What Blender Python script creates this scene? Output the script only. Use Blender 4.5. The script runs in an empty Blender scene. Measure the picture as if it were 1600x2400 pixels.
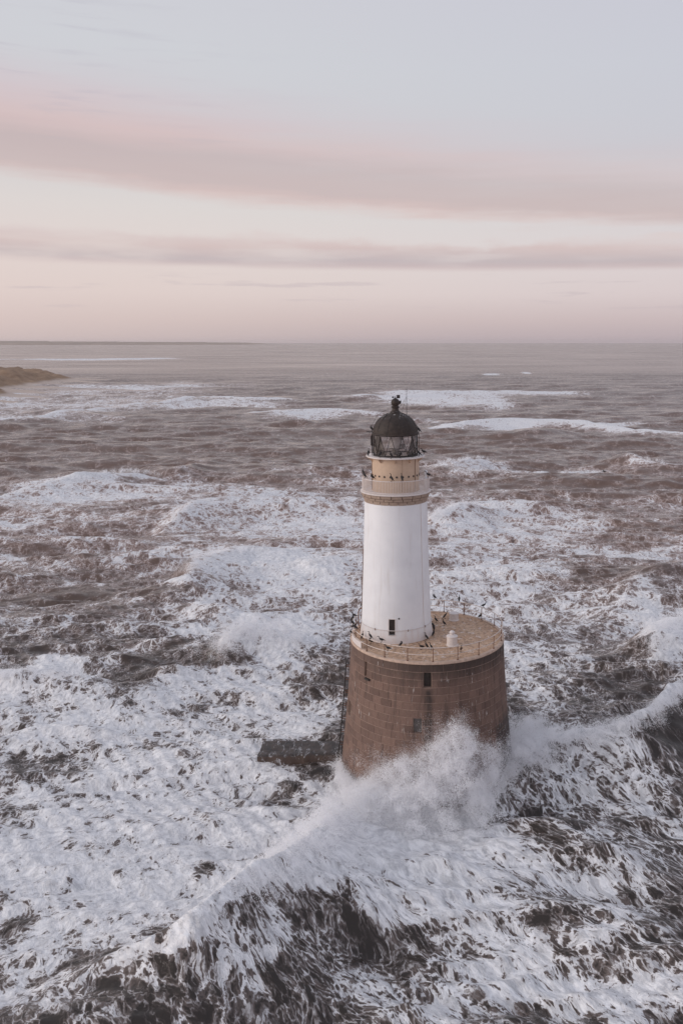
import bpy, math, random
import numpy as np
random.seed(7)
rng = np.random.default_rng(7)
R = math.radians
scene = bpy.context.scene
col = scene.collection
PI = math.pi
HAZE = True

# ------------------------------------------------------------------ camera
CAM = np.array([-0.75, -69.0, 36.1])
PITCH = math.atan(399 / 2000)
camd = bpy.data.cameras.new('camera')
camd.sensor_fit = 'VERTICAL'; camd.sensor_height = 36; camd.sensor_width = 24
camd.lens = 30.0
camd.shift_x = -0.075
camd.clip_start = 0.5; camd.clip_end = 90000
cam = bpy.data.objects.new('camera', camd); col.objects.link(cam)
cam.location = CAM; cam.rotation_euler = (PI / 2 - PITCH, 0, 0)
scene.camera = cam

def place(x, y, z=0.0):
    """photo measurement -> point of the place at height z"""
    u = (x - 980) / 2000; v = (1200 - y) / 2000
    d = np.array([u, math.cos(PITCH) + v * math.sin(PITCH), -math.sin(PITCH) + v * math.cos(PITCH)])
    return CAM + d * ((z - CAM[2]) / d[2])
def place_y(x, y, Y):
    u = (x - 980) / 2000; v = (1200 - y) / 2000
    d = np.array([u, math.cos(PITCH) + v * math.sin(PITCH), -math.sin(PITCH) + v * math.cos(PITCH)])
    return CAM + d * ((Y - CAM[1]) / d[1])

# ------------------------------------------------------------------ world / sky
SUN_EL, SUN_AZ = 17.0, -104.0          # azimuth clockwise from +Y: to the left, a little behind the camera
w = bpy.data.worlds.new('World'); scene.world = w; w.use_nodes = True
nt = w.node_tree; nt.nodes.clear()

class NG:
    """tiny helper for node graphs"""
    def __init__(s, tree): s.t = tree
    def n(s, typ, **kw):
        nd = s.t.nodes.new(typ)
        for k, v in kw.items():
            if k == 'ins':
                for i, val in v.items():
                    s.put(nd.inputs[i], val)
            else: setattr(nd, k, v)
        return nd
    def put(s, sock, val):
        if isinstance(val, bpy.types.NodeSocket): s.t.links.new(val, sock)
        else: sock.default_value = val
    def m(s, op, a, b=0.0, c=0.0, clamp=False):
        nd = s.t.nodes.new('ShaderNodeMath'); nd.operation = op; nd.use_clamp = clamp
        s.put(nd.inputs[0], a); s.put(nd.inputs[1], b); s.put(nd.inputs[2], c)
        return nd.outputs[0]
    def vm(s, op, a, b=(0, 0, 0)):
        nd = s.t.nodes.new('ShaderNodeVectorMath'); nd.operation = op
        s.put(nd.inputs[0], a); s.put(nd.inputs[1], b)
        return nd.outputs[0]
    def ss(s, x, lo, hi, to0=0.0, to1=1.0):
        nd = s.t.nodes.new('ShaderNodeMapRange'); nd.interpolation_type = 'SMOOTHSTEP'
        s.put(nd.inputs[0], x); s.put(nd.inputs[1], lo); s.put(nd.inputs[2], hi)
        s.put(nd.inputs[3], to0); s.put(nd.inputs[4], to1)
        return nd.outputs[0]
    def lin(s, x, lo, hi, to0=0.0, to1=1.0):
        nd = s.t.nodes.new('ShaderNodeMapRange')
        s.put(nd.inputs[0], x); s.put(nd.inputs[1], lo); s.put(nd.inputs[2], hi)
        s.put(nd.inputs[3], to0); s.put(nd.inputs[4], to1)
        return nd.outputs[0]
    def mix(s, f, a, b, mode='MIX'):
        nd = s.t.nodes.new('ShaderNodeMix'); nd.data_type = 'RGBA'; nd.blend_type = mode
        s.put(nd.inputs[0], f); s.put(nd.inputs[6], a); s.put(nd.inputs[7], b)
        return nd.outputs[2]
    def noise(s, vec, scale, detail=3, rough=.5, dist=0.0, out=0):
        nd = s.t.nodes.new('ShaderNodeTexNoise')
        s.put(nd.inputs['Vector'], vec); s.put(nd.inputs['Scale'], scale)
        s.put(nd.inputs['Detail'], detail); s.put(nd.inputs['Roughness'], rough); s.put(nd.inputs['Distortion'], dist)
        return nd.outputs[out]
    def ramp(s, f, stops):
        nd = s.t.nodes.new('ShaderNodeValToRGB'); s.put(nd.inputs[0], f)
        e = nd.color_ramp.elements
        while len(e) < len(stops): e.new(0.5)
        for k, (p, c) in zip(e, stops): k.position = p; k.color = (*c, 1)
        return nd.outputs[0]

def srgb(r, g, b, a=None):
    f = lambda c: (c / 255 / 12.92) if c / 255 <= .04045 else ((c / 255 + .055) / 1.055) ** 2.4
    t = (f(r), f(g), f(b))
    return t if a is None else (*t, a)

g = NG(nt)
tc = g.n('ShaderNodeTexCoord').outputs['Generated']
dirn = g.vm('NORMALIZE', tc)
sep = g.n('ShaderNodeSeparateXYZ', ins={0: dirn})
dx, dy, dz = sep.outputs
el = g.m('MULTIPLY', g.m('ARCSINE', dz), 57.29578)
# streaky cloud noise in direction space (stretched along the horizon)
cvec = g.vm('MULTIPLY', dirn, (2.6, 2.6, 26.0))
n_big = g.m('SUBTRACT', g.noise(cvec, 1.0, 4, .55), .5)
n_fine = g.m('SUBTRACT', g.noise(g.vm('MULTIPLY', dirn, (6, 6, 90.0)), 1.3, 5, .6), .5)
n_puff = g.m('SUBTRACT', g.noise(g.vm('MULTIPLY', dirn, (22, 22, 60.0)), 1.0, 4, .6), .5)
base = g.ramp(g.m('DIVIDE', el, 60.0, clamp=True), [
    (0.0, srgb(190, 175, 177)), (.022, srgb(207, 190, 188)), (.05, srgb(222, 208, 205)),
    (.085, srgb(225, 214, 211)), (.135, srgb(220, 215, 213)), (.19, srgb(207, 206, 209)), (.27, srgb(207, 208, 213)),
    (.34, srgb(206, 206, 213)), (.6, srgb(194, 197, 209)), (1.0, srgb(186, 190, 205))])
# right-hand side of the low sky is a touch greyer and bluer
base = g.mix(g.ss(dx, -.35, .6, 0, .55), base, g.mix(1.0, base, srgb(240, 240, 251, 1), 'MULTIPLY'))
base = g.mix(g.m('MULTIPLY', g.ss(dx, .1, -.6), g.ss(el, 14, 2, 0, .5)), base, srgb(226, 205, 199, 1))
# the large bank of cloud
lowE = g.m('ADD', g.m('ADD', g.m('MULTIPLY', dx, -3.75), 7.80), g.m('ADD', g.m('MULTIPLY', n_big, 1.9), g.m('ADD', g.m('MULTIPLY', n_fine, 1.0), g.m('MULTIPLY', n_puff, .5))))
uppE = g.m('ADD', g.m('ADD', g.m('MULTIPLY', dx, -6.9), 12.2), g.m('ADD', g.m('MULTIPLY', n_big, 3.2), g.m('MULTIPLY', n_fine, 1.6)))
d1 = g.m('MULTIPLY', g.ss(g.m('SUBTRACT', el, lowE), -.25, .95), g.ss(g.m('SUBTRACT', uppE, el), -3.0, 3.6))
h1 = g.m('SUBTRACT', el, lowE)
c1 = g.ramp(g.m('ADD', g.m('DIVIDE', h1, 7.0), g.m('MULTIPLY', n_big, .5)), [
    (0.0, srgb(217, 192, 188)), (.12, srgb(202, 184, 183)), (.32, srgb(198, 180, 180)), (.50, srgb(214, 188, 187)), (.75, srgb(212, 192, 197)), (1.0, srgb(206, 200, 207))])
sky = g.mix(g.m('MULTIPLY', d1, .92), base, c1)
# the lower bank
low2 = g.m('ADD', g.m('MULTIPLY', dx, -.35), g.m('ADD', 4.5, g.m('MULTIPLY', n_big, .5)))
upp2 = g.m('ADD', g.m('MULTIPLY', dx, -.5), g.m('ADD', 6.45, g.m('ADD', g.m('MULTIPLY', n_big, 2.4), g.m('MULTIPLY', n_puff, 1.3))))
d2 = g.m('MULTIPLY', g.ss(g.m('SUBTRACT', el, low2), -.12, .4), g.ss(g.m('SUBTRACT', upp2, el), -.35, .35))
c2 = g.ramp(g.m('ADD', g.m('DIVIDE', g.m('SUBTRACT', el, low2), 2.2), g.m('MULTIPLY', n_big, .6)), [
    (0.0, srgb(201, 180, 181)), (.25, srgb(192, 179, 182)), (.6, srgb(210, 189, 187)), (.9, srgb(219, 204, 202))])
patch = g.ss(g.noise(g.vm('MULTIPLY', dirn, (5, 5, 40.0)), 1.0, 4, .6), .30, .62, .35, 1.0)
sky = g.mix(g.m('MULTIPLY', g.m('MULTIPLY', d2, patch), .88), sky, c2)
# faint wisps above the bank and low over the horizon
wisp = g.m('MULTIPLY', g.ss(n_fine, .03, .2), g.m('MULTIPLY', g.ss(el, 10, 13), g.ss(el, 26, 16)))
wisp = g.m('MULTIPLY', wisp, g.ss(dx, -.05, -.5))
sky = g.mix(g.m('MULTIPLY', wisp, .55), sky, srgb(186, 183, 194, 1))
wl = g.m('MULTIPLY', g.ss(n_fine, .08, .2), g.m('MULTIPLY', g.ss(el, 1.5, 2.5), g.ss(el, 4.6, 3.6)))
sky = g.mix(g.m('MULTIPLY', wl, .35), sky, srgb(190, 176, 182, 1))
nish = g.n('ShaderNodeTexSky', sky_type='NISHITA', sun_disc=False, sun_elevation=R(SUN_EL), sun_rotation=R(SUN_AZ), dust_density=3.0, air_density=1.0)
veil = g.vm('MULTIPLY', sky, (10.0, 10.0, 10.0))
final = g.mix(.06, veil, nish.outputs[0])
bg = g.n('ShaderNodeBackground', ins={0: final, 1: 0.1})
wo = g.n('ShaderNodeOutputWorld'); nt.links.new(bg.outputs[0], wo.inputs[0])

# ------------------------------------------------------------------ sun
sund = bpy.data.lights.new('sun', 'SUN'); sund.energy = 1.45; sund.angle = R(35); sund.color = (1.0, .91, .86)
sun = bpy.data.objects.new('sun', sund); col.objects.link(sun)
sx = math.sin(R(SUN_AZ)) * math.cos(R(SUN_EL)); sy = math.cos(R(SUN_AZ)) * math.cos(R(SUN_EL)); sz = math.sin(R(SUN_EL))
from mathutils import Vector, Matrix
sun.rotation_euler = Vector((sx, sy, sz)).to_track_quat('Z', 'Y').to_euler()
sun.location = (-60, -30, 60)

scene.view_settings.view_transform = 'Standard'
scene.view_settings.look = 'None'
scene.view_settings.exposure = 0.06
scene.view_settings.gamma = 1.0
scene.view_settings.use_curve_mapping = False
scene.cycles.use_denoising = True
scene.cycles.max_bounces = 10
scene.cycles.diffuse_bounces = 7
scene.cycles.transparent_max_bounces = 12
scene.cycles.volume_bounces = 1

# ------------------------------------------------------------------ helpers
def link(name, me, mat=None, parent=None):
    o = bpy.data.objects.new(name, me); col.objects.link(o)
    if mat is not None and not me.materials: me.materials.append(mat)
    if parent is not None: o.parent = parent
    return o
def tag(o, label=None, cat=None, group=None, kind=None):
    if label: o['label'] = label
    if cat: o['category'] = cat
    if group: o['group'] = group
    if kind: o['kind'] = kind
    return o
def empty(name, loc=(0, 0, 0)):
    o = bpy.data.objects.new(name, None); col.objects.link(o); o.location = loc; o.empty_display_size = .2
    return o

class MB:
    """collects faces into one mesh"""
    def __init__(s): s.v = []; s.f = []
    def add(s, vs, fs):
        k = len(s.v); s.v += [tuple(map(float, p)) for p in vs]; s.f += [tuple(i + k for i in q) for q in fs]
        return s
    def box(s, c, size, rz=0.0):
        cx, cy, cz = c; a, b, h = (t / 2 for t in size); co, si = math.cos(rz), math.sin(rz)
        vs = []
        for z in (-h, h):
            for (x, y) in ((-a, -b), (a, -b), (a, b), (-a, b)):
                vs.append((cx + x * co - y * si, cy + x * si + y * co, cz + z))
        return s.add(vs, [(0, 3, 2, 1), (4, 5, 6, 7), (0, 1, 5, 4), (1, 2, 6, 5), (2, 3, 7, 6), (3, 0, 4, 7)])
    def lathe(s, prof, seg=48, c=(0, 0), close_top=False, close_bot=False):
        vs = []; fs = []; n = len(prof)
        for (r, z) in prof:
            for i in range(seg):
                a = 2 * PI * i / seg; vs.append((c[0] + r * math.cos(a), c[1] + r * math.sin(a), z))
        for k in range(n - 1):
            for i in range(seg):
                j = (i + 1) % seg
                fs.append((k * seg + i, k * seg + j, (k + 1) * seg + j, (k + 1) * seg + i))
        if close_bot: fs.append(tuple(range(seg - 1, -1, -1)))
        if close_top: fs.append(tuple((n - 1) * seg + i for i in range(seg)))
        return s.add(vs, fs)
    def tube(s, pts, r, seg=8, closed=False, cap=True):
        pts = [Vector(p) for p in pts]; n = len(pts)
        rr = r if isinstance(r, (list, tuple)) else [r] * n
        vs = []; fs = []; ref = None
        for i, p in enumerate(pts):
            a = pts[(i - 1) % n] if (i > 0 or closed) else p
            b = pts[(i + 1) % n] if (i < n - 1 or closed) else p
            t = (b - a).normalized()
            if ref is None:
                ref = Vector((0, 0, 1)) if abs(t.z) < .9 else Vector((1, 0, 0))
            u = (ref - t * ref.dot(t)).normalized(); ref = u; w_ = t.cross(u)
            for k in range(seg):
                an = 2 * PI * k / seg
                q = p + (u * math.cos(an) + w_ * math.sin(an)) * rr[i]; vs.append((q.x, q.y, q.z))
        for i in range(n if closed else n - 1):
            j = (i + 1) % n
            for k in range(seg):
                l = (k + 1) % seg
                fs.append((i * seg + k, i * seg + l, j * seg + l, j * seg + k))
        if cap and not closed:
            fs.append(tuple(range(seg - 1, -1, -1))); fs.append(tuple((n - 1) * seg + k for k in range(seg)))
        return s.add(vs, fs)
    def ring(s, rad, z, r, c=(0, 0), seg=72, a0=0, a1=2 * PI, tseg=6):
        full = abs(a1 - a0 - 2 * PI) < 1e-6
        n = max(3, int(seg * (a1 - a0) / (2 * PI))); n2 = n if full else n + 1
        return s.tube([(c[0] + rad * math.cos(a0 + (a1 - a0) * i / n), c[1] + rad * math.sin(a0 + (a1 - a0) * i / n), z) for i in range(n2)], r, tseg, closed=full)
    def mesh(s, name, smooth=True, angle=35):
        me = bpy.data.meshes.new(name); me.from_pydata(s.v, [], s.f)
        me.validate()
        if smooth:
            me.shade_smooth()
            try: me.set_sharp_from_angle(angle=R(angle))
            except Exception: pass
        return me
    def build(s, name, mat, parent=None, smooth=True, angle=35):
        return link(name, s.mesh(name, smooth, angle), mat, parent)

def material(name):
    m = bpy.data.materials.new(name); m.use_nodes = True
    m.node_tree.nodes.clear()
    return m, NG(m.node_tree)
def finish(m, gg, shader, vol=None):
    o = gg.n('ShaderNodeOutputMaterial')
    if shader is not None: m.node_tree.links.new(shader, o.inputs[0])
    if vol is not None: m.node_tree.links.new(vol, o.inputs[1])
    return m
def principled(gg, color, rough=.7, normal=None, metal=0.0, spec=.5, **kw):
    p = gg.n('ShaderNodeBsdfPrincipled')
    gg.put(p.inputs['Base Color'], color if isinstance(color, bpy.types.NodeSocket) else (*color[:3], 1))
    gg.put(p.inputs['Roughness'], rough); gg.put(p.inputs['Metallic'], metal)
    gg.put(p.inputs['Specular IOR Level'], spec)
    if normal is not None: gg.put(p.inputs['Normal'], normal)
    return p.outputs[0]
def bump(gg, h, dist=.02, strength=1.0):
    b = gg.n('ShaderNodeBump', ins={'Height': h, 'Distance': dist, 'Strength': strength}); return b.outputs[0]

# ---- noise for building shapes (value noise, world metres)
def _hash(ix, iy, seed):
    h = (ix.astype(np.int64) * 374761393 + iy.astype(np.int64) * 668265263 + seed * 1442695041) & 0x7fffffff
    h = ((h ^ (h >> 13)) * 1274126177) & 0x7fffffff
    h = h ^ (h >> 16)
    return (h & 0xffff) / 65535.0
def vnoise(x, y, seed=0):
    ix = np.floor(x); iy = np.floor(y); fx = x - ix; fy = y - iy
    fx = fx * fx * fx * (fx * (fx * 6 - 15) + 10); fy = fy * fy * fy * (fy * (fy * 6 - 15) + 10)
    a = _hash(ix, iy, seed); b = _hash(ix + 1, iy, seed); c = _hash(ix, iy + 1, seed); d = _hash(ix + 1, iy + 1, seed)
    return (a * (1 - fx) + b * fx) * (1 - fy) + (c * (1 - fx) + d * fx) * fy - .5
def fbm(x, y, oct=4, seed=0, gain=.5):
    s = 0; a = 1.0
    for k in range(oct):
        co, si = math.cos(.7 * k + .3), math.sin(.7 * k + .3)
        s = s + a * vnoise((x * co - y * si) * 2 ** k + 17.3 * k, (x * si + y * co) * 2 ** k - 9.1 * k, seed + k)
        a *= gain
    return s
def sstep(x, a, b):
    t = np.clip((x - a) / (b - a), 0, 1); return t * t * (3 - 2 * t)
def polydist(X, Y, pts):
    """distance to a polyline, side (+ = right of travel), and fraction along it"""
    best = np.full(X.shape, 1e9); side = np.zeros(X.shape); frac = np.zeros(X.shape)
    seg = np.array(pts)[:, :2]; L = np.r_[0, np.cumsum(np.hypot(*(seg[1:] - seg[:-1]).T))]
    for i in range(len(seg) - 1):
        ax, ay = seg[i]; bx, by = seg[i + 1]; vx, vy = bx - ax, by - ay; l2 = vx * vx + vy * vy
        t = np.clip(((X - ax) * vx + (Y - ay) * vy) / l2, 0, 1)
        px = X - ax - t * vx; py = Y - ay - t * vy; d = np.hypot(px, py)
        m = d < best
        best = np.where(m, d, best)
        side = np.where(m, np.sign(vy * (X - ax) - vx * (Y - ay)), side)
        frac = np.where(m, (L[i] + t * math.sqrt(l2)) / L[-1], frac)
    return best, side, frac
def smooth_line(pts, n=6):
    """Catmull-Rom through the points"""
    p = [np.array(q, float) for q in pts]; p = [2 * p[0] - p[1]] + p + [2 * p[-1] - p[-2]]; out = []
    for i in range(1, len(p) - 2):
        for k in range(n):
            t = k / n
            out.append(.5 * (2 * p[i] + (p[i + 1] - p[i - 1]) * t + (2 * p[i - 1] - 5 * p[i] + 4 * p[i + 1] - p[i + 2]) * t * t + (3 * p[i] - p[i - 1] - 3 * p[i + 1] + p[i + 2]) * t ** 3))
    out.append(p[-2]); return out

# ================================================================== THE SEA
# crests: photo points on the crest, crest height, width of the near side, width of the far side, foam, height along the line
CRESTS = [
    dict(px=[(1720, 1540), (1600, 1600), (1500, 1672), (1400, 1700), (1300, 1722), (1200, 1745), (1060, 1800), (930, 1845), (800, 1885), (700, 1965), (560, 2060), (470, 2130), (380, 2180), (250, 2235), (100, 2290), (-80, 2350)],
         h=[4.8, 4.7, 4.3, 3.5, 2.7, 2.0, 1.8, 1.5, 1.7, 2.9, 3.8, 3.8, 3.0, 1.8, .9, .4], near=4.4, far=1.6, foam=.95, lip=.28),
    dict(px=[(-90, 1560), (0, 1562), (100, 1562), (200, 1580), (300, 1588), (420, 1560), (520, 1540)], h=[1.6, 1.9, 1.9, 1.6, 1.2, .9, .3], near=4.0, far=2.2, foam=.0),
    dict(px=[(520, 1540), (540, 1490), (600, 1462), (680, 1490), (760, 1520)], h=[.8, 1.8, 2.2, 1.5, .5], near=3.5, far=2, foam=.9),
    dict(px=[(300, 1370), (380, 1352), (440, 1330), (470, 1300), (560, 1285), (680, 1300)], h=[.6, 1.3, 2.0, 1.7, 1.0, .4], near=6, far=2.5, foam=.5),
    dict(px=[(440, 1395), (500, 1400), (560, 1420)], h=[.5, 1.2, .4], near=3, far=2, foam=.1),
    dict(px=[(30, 1152), (120, 1125), (220, 1106), (310, 1098), (400, 1115)], h=[.8, 1.9, 2.2, 1.9, .5], near=8, far=3, foam=.9),
    dict(px=[(390, 1225), (420, 1190), (500, 1168), (600, 1165), (720, 1175)], h=[.5, 1.5, 1.6, 1.0, .3], near=7, far=3, foam=.7),
    dict(px=[(360, 1095), (420, 1088), (480, 1082)], h=[.5, 1.8, .6], near=5, far=3, foam=.3),
    dict(px=[(985, 1215), (1040, 1186), (1085, 1172), (1130, 1184), (1180, 1200)], h=[.8, 2.2, 2.6, 1.5, .4], near=7, far=3, foam=.85),
    dict(px=[(990, 1085), (1060, 1075), (1120, 1068), (1180, 1085)], h=[.7, 2, 2, .5], near=8, far=4, foam=.7),
    dict(px=[(1420, 1072), (1470, 1063), (1520, 1072), (1600, 1085), (1700, 1090)], h=[.5, 2.4, 2.2, 1.4, 1.0], near=7, far=4, foam=.45),
    dict(px=[(1440, 1410), (1500, 1350), (1560, 1325), (1660, 1300)], h=[.6, 1.6, 1.9, 1.6], near=6, far=4, foam=.0),
    dict(px=[(1540, 1530), (1535, 1470), (1580, 1445), (1680, 1440)], h=[.6, 1.7, 1.9, 1.4], near=5, far=2.5, foam=1.0),
    dict(px=[(1010, 998), (1080, 985), (1200, 978), (1350, 985), (1500, 1003), (1660, 1010)], h=[1, 2.5, 2.8, 2.2, 2, 2], near=12, far=5, foam=.9),
    dict(px=[(940, 925), (1050, 916), (1200, 914), (1350, 919)], h=[1.5, 2.4, 2.4, 1], near=16, far=7, foam=.9),
    dict(px=[(800, 927), (860, 922), (930, 925)], h=[1, 2.2, 1], near=14, far=7, foam=.8),
    dict(px=[(600, 962), (680, 955), (780, 955), (900, 968)], h=[1.5, 2.4, 2.2, 1], near=14, far=6, foam=.9),
    dict(px=[(250, 955), (400, 935), (480, 927), (600, 932), (700, 933)], h=[1, 2.0, 2.2, 2, 1], near=15, far=7, foam=.85),
    dict(px=[(-80, 985), (60, 975), (160, 960), (260, 952)], h=[1.5, 1.8, 1.8, 1], near=12, far=6, foam=.8),
    dict(px=[(700, 1340), (800, 1300), (900, 1290)], h=[.4, 1.0, .6], near=6, far=4, foam=.2),
    dict(px=[(1230, 1740), (1330, 1800), (1420, 1870)], h=[.3, .8, .3], near=3, far=3, foam=.0),
    dict(px=[(1150, 1900), (1300, 1930), (1450, 1990), (1600, 2030)], h=[.4, .9, .9, .6], near=3, far=3, foam=.0),
    dict(px=[(1050, 2110), (1250, 2100), (1450, 2150), (1600, 2230)], h=[.3, .8, 1.0, .7], near=3, far=3, foam=.0),
    dict(px=[(-80, 1090), (40, 1082), (140, 1090)], h=[1.2, 1.4, .4], near=7, far=5, foam=.0),
    dict(px=[(1180, 1010), (1260, 1003), (1360, 1010)], h=[.5, 2, .5], near=10, far=6, foam=.0),
]
for c in CRESTS:
    k_ = 1.0 if c is CRESTS[0] else 1.3
    c['h'] = [z * k_ for z in c['h']]
    c['w'] = smooth_line([[*place(x, y, z)[:2], z] for (x, y), z in zip(c['px'], c['h'])], 5)

# regions of foam: photo ellipse, coverage, softness weight
BLOBS = [
    # far shore wash and distant water
    (150, 930, 260, 26, .50, .8), (60, 975, 200, 12, .5, .8), (400, 900, 200, 5, .3, .7),
    # left mid distance
    (420, 1175, 470, 55, .46, 1), (200, 1145, 190, 26, .64, 1), (640, 1220, 240, 42, .62, 1), (120, 1225, 240, 30, .30, .8),
    (200, 1300, 330, 32, .22, 1), (600, 1270, 200, 20, .40, .8), (170, 1370, 230, 62, .13, 1), (380, 1385, 90, 30, .08, 1),
    (660, 1350, 205, 50, .78, 1), (620, 1420, 230, 28, .52, 1),
    (180, 1490, 260, 55, .28, 1), (520, 1470, 130, 40, .55, 1), (760, 1460, 110, 60, .55, 1), (620, 1525, 110, 75, .93, 1),
    (770, 1560, 80, 30, .32, .8), (320, 1600, 170, 30, .16, 1), (70, 1600, 110, 40, .86, 1),
    (120, 1680, 190, 50, .60, 1), (420, 1670, 250, 60, .66, 1), (650, 1650, 150, 60, .80, 1), (640, 1712, 120, 18, .6, .8), (690, 1800, 120, 18, .80, 1),
    (380, 1790, 420, 70, .73, 1), (250, 1960, 380, 130, .76, 1), (600, 1840, 150, 60, .77, 1), (520, 1990, 140, 90, .77, 1),
    (720, 1820, 70, 30, .26, 1), (800, 1838, 45, 25, .22, 1), (700, 1880, 120, 24, .5, .8), (330, 2090, 300, 70, .82, 1), (130, 2190, 270, 65, .84, 1),
    (30, 2190, 70, 40, .38, .8), (90, 2330, 210, 65, .76, 1), (330, 2330, 100, 60, .58, 1), (520, 2200, 130, 45, .62, 1),
    # the burst and the broad back of the near wave
    (930, 1900, 180, 90, .97, 1), (850, 2060, 270, 95, .95, 1), (620, 2150, 150, 45, .92, 1), (1050, 1990, 200, 110, .86, 1), (1150, 1840, 130, 50, .80, 1), (680, 2110, 130, 60, .95, 1),
    (1050, 2130, 260, 60, .80, 1), (1200, 1790, 90, 45, .82, 1), (1290, 1890, 90, 24, .30, 1), (1290, 1960, 90, 40, .30, 1), (900, 2090, 90, 25, .6, .7),
    (1370, 1840, 110, 36, .46, 1), (1540, 1815, 120, 65, .10, 1), (1470, 1870, 150, 50, .55, 1), (1560, 1960, 80, 60, .72, 1), (1420, 1990, 140, 50, .40, 1),
    (1450, 2080, 170, 45, .58, 1), (1270, 2170, 110, 34, .52, 1), (1510, 2210, 150, 55, .20, 1), (1350, 2200, 90, 30, .3, 1),
    (1180, 2270, 190, 70, .74, 1), (1400, 2330, 200, 70, .66, 1), (820, 2275, 150, 30, .24, 1), (690, 2370, 140, 60, .20, 1), (930, 2320, 130, 50, .34, 1), (1000, 2390, 120, 40, .28, 1),
    (540, 2235, 90, 26, .36, 1), (1600, 1745, 80, 60, .05, 1), (760, 2235, 110, 20, .26, 1), (580, 2290, 60, 60, .60, 1), (450, 2330, 70, 60, .22, 1),
    # right, beyond the tower
    (1160, 1220, 200, 38, .68, 1), (1450, 1265, 220, 26, .44, 1), (1130, 1290, 140, 18, .26, 1), (1180, 1350, 190, 38, .52, 1), (1110, 1395, 120, 40, .62, 1),
    (1500, 1350, 160, 45, .14, 1), (1330, 1310, 140, 20, .2, 1), (1380, 1440, 190, 45, .46, 1), (1260, 1510, 110, 40, .46, 1), (1430, 1540, 130, 50, .34, 1), (1585, 1492, 62, 46, 1.15, 1),
    (1560, 1600, 90, 40, .34, 1), (1300, 1610, 130, 50, .42, 1), (1400, 1660, 110, 30, .30, 1), (1280, 1690, 110, 30, .58, 1),
    (1080, 1090, 110, 18, .55, 1), (1260, 1105, 110, 10, .45, 1), (1050, 940, 130, 16, .74, 1), (1300, 997, 280, 9, .78, 1), (750, 968, 150, 9, .78, 1), (1150, 922, 200, 5, .7, 1), (1130, 876, 24, 2, .8, 1), (1238, 873, 18, 2.5, .8, 1), (200, 842, 150, 2, .8, 1), (350, 903, 160, 3, .6, 1), (420, 945, 250, 8, .62, 1),
]

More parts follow.
